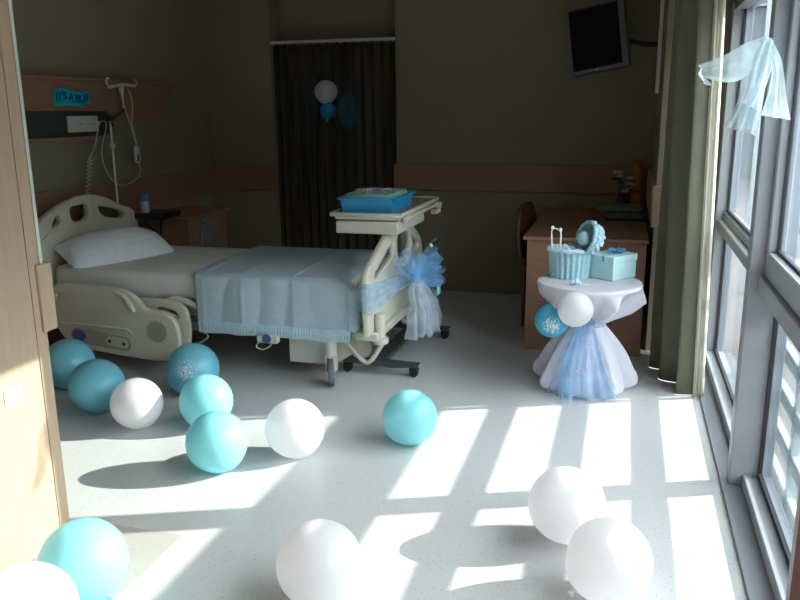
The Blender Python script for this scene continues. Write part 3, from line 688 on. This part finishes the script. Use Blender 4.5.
# ------------------------------------------------------------------ tulle dress on the footboard
tb = root('tulle_bow', (-1.2, 4.6, .2), 'big light blue tulle bow tied around the cream footboard', 'tulle bow')
def band(u, v):
    P = [(-1.395, 3.985), (-1.385, 3.968), (-1.36, 3.96), (-1.318, 3.96), (-1.305, 4.05), (-1.30, 4.25), (-1.295, 4.45), (-1.26, 4.55)]
    q = catmull([(a, b, 0) for a, b in P], u)
    h = .10-.05*max(0, u-.5)*2
    z = .590+(v-.5)*2*h*.85-.03*u
    n = math.sin(v*22+u*4)*.005+noise.noise(V((u*8, v*7, 1)))*.006
    return V((q.x+.008+n, q.y-(.01 if q.y < 3.96 else 0), z))
MB().grid(band, 40, 26).build('sash', M['tulleb'], tb, ang=80)
K = V((-1.20, 4.50, .60))
MB().sphere(K, .045, 16, 10, (.8, 1, 1.1)).build('knot', M['tulle'], tb)
lp = MB()
def loop(mb, k, tip, width, lift, ph, fold=.018):
    tip = V(tip); k = V(k); d = tip-k; side = d.cross(V((1,0,0))).normalized()*width
    out = V((lift, 0, 0))
    L = [k, k+d*.35+side*.7+out*.6, k+d*.8+side+out, tip+side*.75+out*.5]
    Rr = [k, k+d*.35-side*.7-out*.1, k+d*.8-side+out*.2, tip-side*.75]
    ribbon(mb, L, Rr, 20, 16, fold, 2.5, ph)
loop(lp, K, (-1.20, 4.98, .67), .11, .05, 0, .022); loop(lp, K, (-1.27, 4.36, .74), .09, .04, 2, .02); loop(lp, K, (-1.18, 5.06, .56), .11, .05, 4, .022); loop(lp, K, (-1.14, 4.78, .60), .11, .07, 1.2, .02)
loop(lp, K, (-1.22, 4.50, .72), .10, .05, 3.3, .02)
lp.build('loops', M['tulle'], tb, ang=80)
tl = MB()
ribbon(tl, [K, (-1.20, 4.38, .50), (-1.18, 4.30, .36), (-1.19, 4.30, .25)], [K, (-1.14, 4.66, .47), (-1.10, 4.72, .33), (-1.10, 4.74, .20)], 26, 26, .022, 4, .5)
ribbon(tl, [K, (-1.17, 4.50, .48), (-1.14, 4.52, .33), (-1.13, 4.52, .21)], [K, (-1.16, 4.80, .46), (-1.14, 4.92, .31), (-1.15, 4.96, .19)], 26, 26, .022, 4, 2)
tl.build('tails', M['tullew'], tb, ang=80)
MB().box(-1.11, -1.10, 4.68, 4.76, .44, .51, .005).build('ribbon_tag', M['mint'], tb)
MB().sphere((-1.19, 4.86, .73), .014, 12, 8).build('pearl', M['plainwhite'], tb)

# ------------------------------------------------------------------ bedside cabinet, things by it
nc = root('bedside_cabinet', (-3.5, 5.7, 0), 'brown bedside cabinet with leaf top against the left wall', 'cabinet')
MB().box(-3.75, -3.30, 5.45, 6.05, .04, .755, .004).build('body', M['wood'], nc)
MB().box(-3.752, -3.28, 5.38, 6.10, .757, .78, .004).build('top', M['wood'], nc)
MB().box(-3.30, -3.285, 5.47, 5.75, .42, .74, .003).build('door', M['wood'], nc)
MB().box(-3.30, -3.285, 5.76, 6.03, .42, .74, .003).build('door', M['wood'], nc)
MB().box(-3.75, -3.33, 5.47, 6.03, 0, .039).build('plinth', M['darkm'], nc, smooth=False)
bt = root('water_bottle', (-3.49, 5.17, .82), 'small cloudy bottle with blue cap on the black tray', 'bottle')
MB().lathe([(.028, .845), (.032, .86), (.032, .92), (.018, .95), (.012, .955)], (-3.49, 5.165, 0), 18).build('bottle', M['clearp'], bt)
MB().lathe([(.034, .935), (.036, .94), (.036, .975), (.030, .985)], (-3.49, 5.165, 0), 18).build('cap', M['bluecap'], bt)
bt_tray = root('folding_tray', (-3.44, 5.3, 0), 'black folding tray table with crossed legs behind the pillow', 'tray table')
MB().box(-3.57, -3.34, 5.13, 5.42, .795, .843, .01).build('tray', M['black'], bt_tray)
for s in (-1, 1):
    MB().tube([(-3.50, 5.27-s*.12, .80), (-3.45, 5.27, .62), (-3.42, 5.27+s*.11, .02)], .010, 8).build('leg', M['black'], bt_tray)
MB().sphere((-3.43, 5.265, .60), .025, 12, 8).build('hinge', M['black'], bt_tray)
MB().cyl((-3.42, 5.14, .012), (-3.42, 5.40, .012), .012, 8).build('foot', M['black'], bt_tray)
lb = MB(); kk = (-3.245, 5.60, .73)
t2 = root('tulle_bow', (-3.24, 5.6, .5), 'deep blue tulle bow hanging on the front of the bedside cabinet', 'tulle bow')
ribbon(lb, [kk, (-3.23, 5.50, .66), (-3.22, 5.42, .52)], [kk, (-3.22, 5.70, .64), (-3.22, 5.80, .50)], 20, 26, .012, 5, 0)
lb.build('tails', M['tulledark'], t2, ang=80)
l2 = MB(); loop(l2, kk, (-3.22, 5.50, .76), .04, .03, 0, .006); loop(l2, kk, (-3.22, 5.70, .76), .04, .03, 1, .006); l2.build('loops', M['tulledark'], t2, ang=80)
MB().sphere(kk, .018, 10, 8).build('knot', M['tulle'], t2)

# ------------------------------------------------------------------ curtain bow with its two balloons
def balloon(c, r, m, label, group=None, kdir=(0,-.3,-1), n=36):
    c = V(c); k = V(kdir).normalized(); q = V((0,0,-1)).rotation_difference(k)
    prof = []
    for i in range(25):
        t = math.pi*i/24; rr = math.sin(t); h = math.cos(t)
        if h < 0: h = h*(1+.06*abs(h)**3); rr *= (1-.05*abs(h))
        prof.append((max(rr, .001)*r, h*r))
    mb = MB().lathe(prof, (0,0,0), n)
    kn = MB().lathe([(.010, 0), (.006, -.008), (.006, -.012), (.013, -.024), (.010, -.026)], (0,0,-r*1.045), 12)
    mb.v = [c+q@v for v in mb.v]; kn.v = [c+q@v for v in kn.v]
    o = mb.build('balloon', m, None, origin=c, ang=80); tag(o, label, 'balloon', group)
    kn.build('knot', m, o); return o
LB = latex('aqua latex', (.36,.82,.88)); LW = latex('white latex', (.92,.90,.92), trans=.45)
LBd = latex('deep blue latex', (.03,.32,.62), trans=.15)
db = root('tulle_bow', (-2.52, 6.68, 1.5), 'sheer blue tulle bow pinned on the dark brown curtain', 'tulle bow')
dk = V((-2.55, 6.71, 1.65)); mb = MB()
ribbon(mb, [dk, (-2.66, 6.705, 1.78), (-2.80, 6.705, 1.84)], [dk, (-2.66, 6.705, 1.52), (-2.72, 6.705, 1.40)], 16, 30, .012, 5, 0, axis=(0,-1,0))
ribbon(mb, [dk, (-2.42, 6.705, 1.72), (-2.24, 6.705, 1.84)], [dk, (-2.45, 6.705, 1.50), (-2.36, 6.705, 1.40)], 16, 30, .012, 5, 1, axis=(0,-1,0))
ribbon(mb, [dk, (-2.42, 6.695, 1.66), (-2.23, 6.695, 1.68)], [dk, (-2.47, 6.695, 1.52), (-2.42, 6.695, 1.40)], 16, 30, .012, 4, 2, axis=(0,-1,0))
mb.build('wings', M['tulledark'], db, ang=80)
balloon((-2.56, 6.615, 1.745), .10, LW, 'white balloon on the dark brown curtain over the tulle bow')
balloon((-2.545, 6.61, 1.585), .071, LBd, 'small deep blue balloon under the white one on the dark curtain')

# floor balloons
G = 'balloons lying on the floor'
LBp = latex('shaded aqua latex printed', (.21,.60,.77), True, .12, (.03,-.135,.03)); LBs = latex('aqua latex painted shade', (.22,.63,.78), trans=.2)  # both are darker copies of the aqua latex, shade painted into the colour
for c, r, m, lab, kd in [
  ((-.941,3.418), .135, LB, 'aqua balloon lying alone on the floor right of the bed foot', (-.7,.1,-.6)),
  ((-1.423,3.143), .139, LW, 'white balloon on the floor right of the stacked pair of aqua balloons', (.2,.3,-1)),
  ((-1.702,2.912), .139, LB, 'sunlit aqua balloon in front of another, centre left of floor', (.2,.3,-1)),
  ((-2.013,3.364), .137, LB, 'aqua balloon half hidden behind the front sunlit aqua balloon', (-.5,-.2,-1)),
  ((-2.327,3.772), .15, LBp, 'blue balloon with white speckled print beside the lowered side rail', (-.75,-.45,-.62)),
  ((-2.347,3.254), .132, LW, 'white balloon half in shade between the shaded blue balloons and the sunlit ones', (0,.4,-1)),
  ((-2.689,3.394), .147, LBs, 'plain blue balloon behind and left of the half shaded white balloon', (0,.3,-1)),
  ((-3.09,3.675), .149, LBs, 'blue balloon farthest left, partly behind the entrance panelling edge', (0,.3,-1)),
  ((-1.65,1.925), .142, LB, 'large aqua balloon at the foot of the sunlit entrance panelling', (.75,-.3,-.45)),
  ((-.892,2.118), .142, LW, 'white balloon at the bottom centre of the floor', (.2,.4,-1)),
  ((-.144,2.72), .143, LW, 'white balloon nearest the window post, behind the other white one', (.2,.4,-1)),
  ((.016,2.388), .139, LW, 'white balloon in front on the right, overlapping the one behind', (-.65,-.5,-.5)),
  ((-1.625,1.635), .149, LW, 'white balloon cut by the lower left corner, before the aqua one', (.2,.4,-1))]:
    balloon((c[0], c[1], r), r, m, lab, G, kd)

# ------------------------------------------------------------------ round table dressed in satin and tulle
TC = V((-.168, 4.48, 0))
rt = root('round_table', TC, 'small round pedestal table hidden under white satin cloth', 'table')
MB().lathe([(.265, .600), (.27, .603), (.27, .618), (.265, .622)], TC, 40).build('tabletop', M['wood'], rt)
MB().lathe([(.035, .02), (.035, .60)], TC, 16).build('pedestal', M['darkm'], rt)
MB().lathe([(.19, 0), (.19, .012), (.04, .022)], TC, 30).build('foot', M['darkm'], rt)
def cl(u, v):
    a = u*2*math.pi
    P = [(.0, .627), (.15, .627), (.27, .627), (.283, .619), (.287, .60), (.262, .555), (.19, .49), (.105, .43), (.082, .405), (.10, .37), (.165, .27), (.215, .15), (.245, .06), (.235, .012), (.19, .006)]
    q = catmull([(r, z, 0) for r, z in P], v); r, z = q.x, q.y
    f = math.sin(a*7+1)+.5*math.sin(a*13+2)+.9*noise.noise(V((math.cos(a)*2.5, math.sin(a)*2.5, v)))
    f2 = math.sin(a*5+.6)+.6*math.sin(a*11)+.8*noise.noise(V((math.cos(a)*2, math.sin(a)*2, 5+v)))
    if z < .60:
        if v < .57: r += (f2*.034+.012*math.sin(a*17))*min(1, (.60-z)/.06)*min(1, (r/.16)**2); 
        else: r += f*.026*min(1, (.40-z)/.2)+.0; r *= 1+.06*f*min(1, max(0, (.3-z)/.3))
        r = max(r, .05)
    if .2 < z < .61 and v < .57: z -= .020*f2*min(1, (.61-z)/.05)
    zz = max(z+(.012*f if z < .1 else 0), .004)
    return V((TC.x+r*math.cos(a)*1.02, TC.y+r*math.sin(a)*.98, zz))
ctb = tag(MB().grid(cl, 160, 80).build('tablecloth', M['satin'], None, ang=80), 'white satin cloth gathered at the waist over the small round table', 'tablecloth')
sh = root('tulle_wrap', (TC.x, TC.y-.1, 0), 'light blue tulle tied round the waist of the white tablecloth', 'tulle')
MB().grid(lambda u, v: V((TC.x+(.098+.008*math.sin(v*12+u*9))*math.cos(u*2*math.pi), TC.y+(.098+.008*math.sin(v*12+u*9))*math.sin(u*2*math.pi), .375+.06*v)), 40, 10).build('waistband', M['tulleb'], sh, ang=80)
sk_ = MB()
def skirt(u, v):
    a = math.radians(-152+100*u); P = [(.10, .40), (.195, .27), (.25, .15), (.285, .05), (.285, .012)]
    if 1: a = math.radians(-92)+(u-.5)*math.radians(45+45*v)
    q = catmull([(r, z, 0) for r, z in P], v); r = q.x+.012*math.sin(u*34)+.012*noise.noise(V((u*6, v*4, 3)))
    return V((TC.x+r*math.cos(a), TC.y+r*math.sin(a), q.y))
sk_.grid(skirt, 60, 30)
sk_.build('panel', M['tulleb'], sh, ang=80)
s2 = MB(); ribbon(s2, [(TC.x-.06, TC.y-.12, .40), (TC.x-.14, TC.y-.25, .2), (TC.x-.12, TC.y-.31, .012)], [(TC.x-.02, TC.y-.13, .40), (TC.x-.05, TC.y-.28, .2), (TC.x-.05, TC.y-.33, .012)], 20, 10, .008, 2, 0)
s2.build('tail', M['tulleb'], sh, ang=80)
LBt = latex('aqua latex print small', (.07,.44,.66), True, .15, (.01,-.095,-.01))
balloon((-.352, 4.27, .437), .096, LBt, 'blue printed balloon tied to the waist of the round table', 'balloons tied to the round table', (.8,.5,.1))
balloon((-.222, 4.185, .528), .096, LW, 'white balloon tied to the waist of the round table', 'balloons tied to the round table', (.6,.7,-.3))

# baby carriage ornament
pr = root('toy_pram', (-.28, 4.50, .627), 'small aqua satin and tulle toy pram on the round table', 'ornament')
PC = V((-.288, 4.55, .627))
def basket(u, v):
    a = u*2*math.pi; r = .098+.012*v+.0045*math.sin(a*22)
    return PC+V((r*math.cos(a)*1.08, r*math.sin(a)*.8, .002+.165*v))
MB().grid(basket, 176, 10).build('skirt', M['frost'], pr, ang=80)
MB().lathe([(.0, .14), (.10, .145)], PC, 24).build('mattress', M['satin'], pr)
MB().tube([PC+V((.122*math.cos(t), .092*math.sin(t), .168+.004*math.sin(t*9))) for t in [i*math.pi/18 for i in range(36)]], .011, 8, closed=True).build('rim', M['lace'], pr)
hd = MB(); HC = PC+V((.095, -.01, .235)); hax = V((-.80, -.50, .30)).normalized(); hu = hax.cross(V((0,0,1))).normalized(); hv = hu.cross(hax)
def hood(u, v, k=1.0):
    a = v*2*math.pi; t = math.radians(82)+u*math.radians(98); r = .094*k*(1+.03*math.sin(a*12)*(1-u))
    return HC+hax*(math.cos(t)*r*.85)+(hu*math.cos(a)+hv*math.sin(a))*(math.sin(t)*r)
hd.grid(hood, 20, 60); hd.build('hood', M['frost'], pr, solid=.004, ang=80)
MB().tube([hood(0, i/36) for i in range(36)], .010, 8, closed=True).build('hood_rim', M['frost'], pr)
fr = MB()
for i in range(90):
    u_, v_ = random.uniform(.12, .6), random.uniform(0, 1)
    fr.sphere(hood(u_, v_, 1.06), random.uniform(.006, .012), 7, 5)
fr.build('frill', M['lace'], pr)
ba = MB(); ba.sphere(PC+V((.078, -.02, .235)), .042, 16, 10); ba.build('doll_head', M['frost'], pr)
fl = MB()
for i in range(26):
    a = random.uniform(0, 6.28); r = random.uniform(.01, .085); fl.sphere(PC+V((r*math.cos(a)-.02, r*math.sin(a)*.8, .165+random.uniform(0,.018))), random.uniform(.009,.018), 7, 5)
fl.build('sweets', M['lace'], pr)
MB().tube([PC+V((-.10, -.03, .17)), PC+V((-.105, -.03, .265)), PC+V((-.10, -.03, .290)), PC+V((-.055, -.05, .284)), PC+V((-.05, -.05, .26)), PC+V((-.052, -.05, .165))], .0045, 8).sphere(PC+V((-.10, -.03, .292)), .011, 10, 8).sphere(PC+V((-.055, -.05, .284)), .011, 10, 8).build('handle', M['plainwhite'], pr)

# gift box
gb = root('gift_box', (-.03, 4.50, .627), 'pale mint gift box with blue ribbon on the round table', 'gift box')
gq = Matrix.Rotation(math.radians(24), 3, 'Z')
def rotb(mb, c, q):
    c = V(c); mb.v = [c+q@(v-c) for v in mb.v]; return mb
gc = (-.048, 4.615, .63)
gm = Matrix.Rotation(math.radians(-37), 3, 'Z')
GXh, GYh = .088, .105
rotb(MB().box(gc[0]-GXh, gc[0]+GXh, gc[1]-GYh, gc[1]+GYh, .628, .735, .003), gc, gm).build('box', M['gift'], gb)
rotb(MB().box(gc[0]-GXh-.004, gc[0]+GXh+.004, gc[1]-GYh-.004, gc[1]+GYh+.004, .728, .768, .003), gc, gm).build('lid', M['gift'], gb)
rotb(MB().box(gc[0]+.012, gc[0]+.026, gc[1]-GYh-.0055, gc[1]+GYh+.0055, .735, .7695), gc, gm).build('ribbon', M['giftribbon'], gb, smooth=False)
rb = MB()
for k in range(6):
    a = k*math.pi/3+.3; c = V((gc[0]+.02, gc[1]+.0, .778)); d = V((math.cos(a), math.sin(a), .25))
    rb.tube([c+d*.026*(1-math.cos(t))*.9+V((0,0,.008*math.sin(t))) for t in [i*math.pi/5 for i in range(10)]], .0045, 6, closed=True)
rb.build('bow', M['giftribbon'], gb)
# favour on the cloth
fv = root('ribbon_favour', (-.235, 4.35, .627), 'tiny pale blue ribbon favour at the front of the tabletop', 'favour')
fm = MB(); c0 = V((-.235, 4.345, .640))
for k in range(5):
    a = k*1.256; d = V((math.cos(a), math.sin(a), .35)); fm.sphere(c0+d*.020, .011, 8, 6)
fm.sphere(c0+V((0,0,.014)), .013, 8, 6); fm.build('flower', M['lace'], fv)
MB().tube([c0+V((.01,0,-.006)), c0+V((.06,-.005,-.008)), c0+V((.075,.0,-.007))], .0035, 6).tube([c0, c0+V((-.03,.0,-.008)), c0+V((-.05,-.01,-.008))], .006, 6).build('ribbon_tail', M['plainwhite'], fv)

# ------------------------------------------------------------------ desk, chair, books, flowers
dk_ = root('desk', (-.22, 5.9, 0), 'tan wooden desk with panel end behind the round table', 'desk')
MB().box(-.625, .16, 5.085, 6.69, .75, .775, .003).build('desktop', M['wood'], dk_)
MB().box(-.60, .15, 5.11, 5.135, .0, .749, .002).build('end_panel', M['wood'], dk_)
MB().box(-.60, .15, 6.64, 6.665, .0, .749, .002).build('end_panel', M['wood'], dk_)
MB().box(.125, .15, 5.136, 6.639, .15, .749, .002).build('back_panel', M['wood'], dk_)
ch = root('chair', (-.6, 5.9, 0), 'dark reddish wooden chair tucked under the left side of desk', 'chair')
plate('backrest', [(5.68,.50,1),(5.66,.70),(5.685,.82),(5.75,.88),(5.90,.895),(6.05,.88),(6.115,.82),(6.14,.70),(6.12,.50,1)], [], M['woodd'], ch, .03, .008, lambda a, b, d: V((-.70+d-(b-.45)*.08+(a-5.68)*.14, a-.05, b)), (-.74, 5.9, .5))
MB().box(-.69, -.32, 5.64, 6.08, .43, .465, .01).build('seat', M['woodd'], ch)
for x, y in ((-.68, 5.66), (-.65, 6.06), (-.34, 5.66), (-.34, 6.06)):
    top_ = .52 if x < -.5 else .43
    MB().tube([(x, y, 0), (x, y, top_)], [.014, .018], 10).build('leg', M['woodd'], ch)
def book(x0, x1, y0, y1, z0, h, m, lab, ang=0):
    r = root('book', ((x0+x1)/2, (y0+y1)/2, z0), lab, 'book', 'books stacked on the desk'); c = ((x0+x1)/2, (y0+y1)/2, z0); q = Matrix.Rotation(math.radians(ang), 3, 'Z')
    rotb(MB().box(x0, x1, y0, y1, z0, z0+.004).box(x0, x1, y0, y1, z0+h-.004, z0+h).box(x0, x1, y0, y0+.004, z0, z0+h), c, q).build('cover', m, r, smooth=False)
    rotb(MB().box(x0+.006, x1-.006, y0+.004, y1-.006, z0+.004, z0+h-.004), c, q).build('pages', M['page'], r, smooth=False)
book(-.13, .155, 5.93, 6.14, .776, .020, M['bookd'], 'thin dark book at the bottom of the desk stack', 2)
book(-.125, .150, 5.94, 6.14, .797, .036, M['bookm'], 'thick patterned book in the middle of the desk stack', -1)
book(-.14, .14, 5.95, 6.15, .834, .012, M['bookd'], 'thin dark blue booklet second from the top of the stack', 4)
book(-.19, .13, 5.96, 6.17, .847, .030, M['bookg'], 'grey green book lying on top of the desk stack', -3)
vs_ = root('flower_vase', (.0, 6.5, .776), 'small dark vase of cream flowers on the far desk corner', 'vase')
MB().lathe([(.03, .776), (.045, .80), (.05, .86), (.03, .92), (.034, .94)], (-.02, 6.48, 0), 20).build('vase', M['vase'], vs_)
stm = MB(); lf = MB(); pt = MB()
for i in range(9):
    a = i*2.4; r = .03+.075*((i*7) % 9)/9; p = V((-.01+r*math.cos(a), 6.46+r*math.sin(a)*.6, 1.00+.09*math.sin(i*1.9)))
    stm.tube([(-.02, 6.48, .90), ((-.02+p.x)/2, (6.48+p.y)/2, .96), p], .003, 5)
    for k in range(6):
        b = k*1.05; pt.sphere(p+V((.018*math.cos(b), .012*math.sin(b), .004)), .014, 7, 5)
    q = p+V((.02*math.cos(a+1), .01, -.05)); lf.sphere(q, .022, 8, 5, (1, .4, .5))
stm.build('stems', M['leaf'], vs_); lf.build('leaves', M['leaf'], vs_); pt.build('blossoms', M['petal'], vs_)
av = MB().lathe([(.036, .776), (.040, .79), (.040, 1.12), (.030, 1.15), (.024, 1.155), (.024, 1.175), (.030, 1.18)], (.085, 6.58, 0), 22)
tag(av.build('tall_vase', M['amber'], None), 'tall orange vase standing behind the flowers in the corner', 'vase')

# ------------------------------------------------------------------ television
tv = root('television', (-.2, 6.25, 1.83), 'black flat television tilted on a wall bracket in the upper corner', 'television')
TM = Matrix.Translation((-.27, 6.22, 2.087)) @ Matrix.Rotation(math.radians(-10), 4, 'Z') @ Matrix.Rotation(math.radians(-9.5), 4, 'Y') @ Matrix.Rotation(math.radians(-7), 4, 'X')
def tm(mb): mb.v = [TM@v for v in mb.v]; return mb
tm(MB().box(-.20, .225, -.0, .07, -.245, .245, .012)).build('housing', M['tv'], tv)
tm(MB().box(-.185, .175, -.004, .002, -.215, .225, .001)).build('screen', M['screen'], tv, smooth=False)
tm(MB().box(-.02, .0, -.006, -.001, -.232, -.226)).build('logo_plate', M['steel'], tv, smooth=False)
MB().tube([(-.1, 6.31, 2.08), (.02, 6.45, 2.06), (.10, 6.52, 2.05), (.185, 6.52, 2.05)], .02, 10).box(.172, .189, 6.44, 6.60, 1.95, 2.15, .004).build('bracket', M['darkm'], tv)
tk = root('cable_duct', (.16, 6.1, 1.7), 'pair of pale vertical cable ducts high on the right wall', 'cable duct')
MB().box(.165, .189, 5.95, 5.99, 1.68, ZC-.01, .003).build('duct', M['whitep'], tk)
MB().box(.165, .189, 6.07, 6.11, 1.68, ZC-.01, .003).build('duct', M['whitep'], tk)

# ------------------------------------------------------------------ organza bow on the window post
wb = root('organza_bow', (.47, 3.32, 1.5), 'sheer aqua organza bow hanging on the aluminium window post', 'organza bow')
k0 = V((.465, 3.30, 1.815)); mb = MB()
ribbon(mb, [k0+V((0,0,.015)), (.40, 3.24, 1.81), (.32, 3.20, 1.765), (.235, 3.18, 1.735)], [k0-V((0,0,.01)), (.41, 3.22, 1.70), (.345, 3.18, 1.665), (.262, 3.17, 1.68)], 24, 14, .010, 1.5, 0)
ribbon(mb, [(.262, 3.17, 1.68), (.24, 3.15, 1.71), (.235, 3.16, 1.735)], [(.29, 3.20, 1.66), (.255, 3.15, 1.665), (.235, 3.13, 1.70)], 10, 8, .006, 1, 0)
mb.build('wing', M['tullewin'], wb, ang=80)
mb = MB()
ribbon(mb, [k0+V((-.02,0,.01)), (.40, 3.27, 1.72), (.385, 3.26, 1.60), (.345, 3.25, 1.51)], [k0+V((.02,0,.01)), (.485, 3.27, 1.74), (.475, 3.25, 1.62), (.462, 3.24, 1.475)], 28, 26, .016, 3, .8)
ribbon(mb, [k0+V((-.01,-.01,.01)), (.42, 3.24, 1.72), (.41, 3.22, 1.64), (.395, 3.22, 1.60)], [k0+V((.03,-.01,.0)), (.495, 3.24, 1.75), (.475, 3.22, 1.66), (.45, 3.21, 1.57)], 24, 18, .014, 2, 2)
mb.build('tails', M['tullewin'], wb, ang=80)
mb = MB(); ribbon(mb, [k0+V((.01,0,0)), (.485, 3.22, 1.70), (.47, 3.2, 1.60), (.46, 3.2, 1.55)], [k0+V((.03,0,0)), (.512, 3.20, 1.74), (.53, 3.16, 1.62), (.545, 3.12, 1.535)], 24, 16, .010, 2, 1)
mb.build('tail', M['tullewin'], wb, ang=80)
MB().sphere(k0, .022, 14, 10, (1.4,1,.8)).build('knot', M['tullewin'], wb)

tag(MB().box(-1.999, -1.9965, 2.045, 2.125, .60, .665).build('white_patch', M['plainwhite'], None, smooth=False), 'small white rectangle flat on the sunlit entrance panelling', 'paper')  # thin plain white rectangle set flat against the door leaf

# ------------------------------------------------------------------ light
sd = V((1, .405, .513)).normalized()
sl = bpy.data.lights.new('sun', 'SUN'); sl.energy = 3.8; sl.angle = math.radians(.6); sl.color = (1, .96, .90)
so = bpy.data.objects.new('sun', sl); COL.objects.link(so); so.rotation_euler = sd.to_track_quat('Z', 'Y').to_euler(); so.location = (6, 3, 4)
wd = bpy.data.worlds.new('sky'); S.world = wd; wd.use_nodes = True; nt = wd.node_tree
bg = nt.nodes['Background']; tc = nt.nodes.new('ShaderNodeTexCoord'); sx = nt.nodes.new('ShaderNodeSeparateXYZ')
mr = nt.nodes.new('ShaderNodeMapRange'); mr.inputs['From Min'].default_value = .1; mr.inputs['From Max'].default_value = .45
mx = nt.nodes.new('ShaderNodeMix'); mx.data_type = 'RGBA'; mx.inputs['A'].default_value = (.055,.068,.074,1); mx.inputs['B'].default_value = (.93,.97,1.03,1)
nt.links.new(tc.outputs['Generated'], sx.inputs[0]); nt.links.new(sx.outputs['Z'], mr.inputs['Value']); nt.links.new(mr.outputs[0], mx.inputs['Factor'])
nt.links.new(mx.outputs['Result'], bg.inputs['Color']); bg.inputs['Strength'].default_value = 4.0

# ------------------------------------------------------------------ camera
F = 782.0
down = V((32, 3226, F)).normalized(); dy = V((230, -192, F)); dy = (dy-down*dy.dot(down)).normalized(); up = -down; dx = dy.cross(up)
cam = bpy.data.cameras.new('camera'); co = bpy.data.objects.new('camera', cam); COL.objects.link(co)
cam.sensor_width = 36; cam.lens = 36*F/800; cam.clip_start = .02
# columns: camera right, up, back expressed in the room's axes
Rm = Matrix(((dx.x, -dx.y, -dx.z), (dy.x, -dy.y, -dy.z), (up.x, -up.y, -up.z)))
co.matrix_world = Matrix.Translation((0, 0, 1.58)) @ Rm.to_4x4()
S.camera = co
vs = S.view_settings; S.display_settings.display_device = 'sRGB'; vs.view_transform = 'Standard'; vs.look = 'None'; vs.gamma = 1; vs.use_curve_mapping = False; vs.exposure = 1.42
S.cycles.max_bounces = 8; S.cycles.diffuse_bounces = 5; S.cycles.transparent_max_bounces = 16; S.cycles.use_denoising = True
S.cycles.sample_clamp_indirect = 6
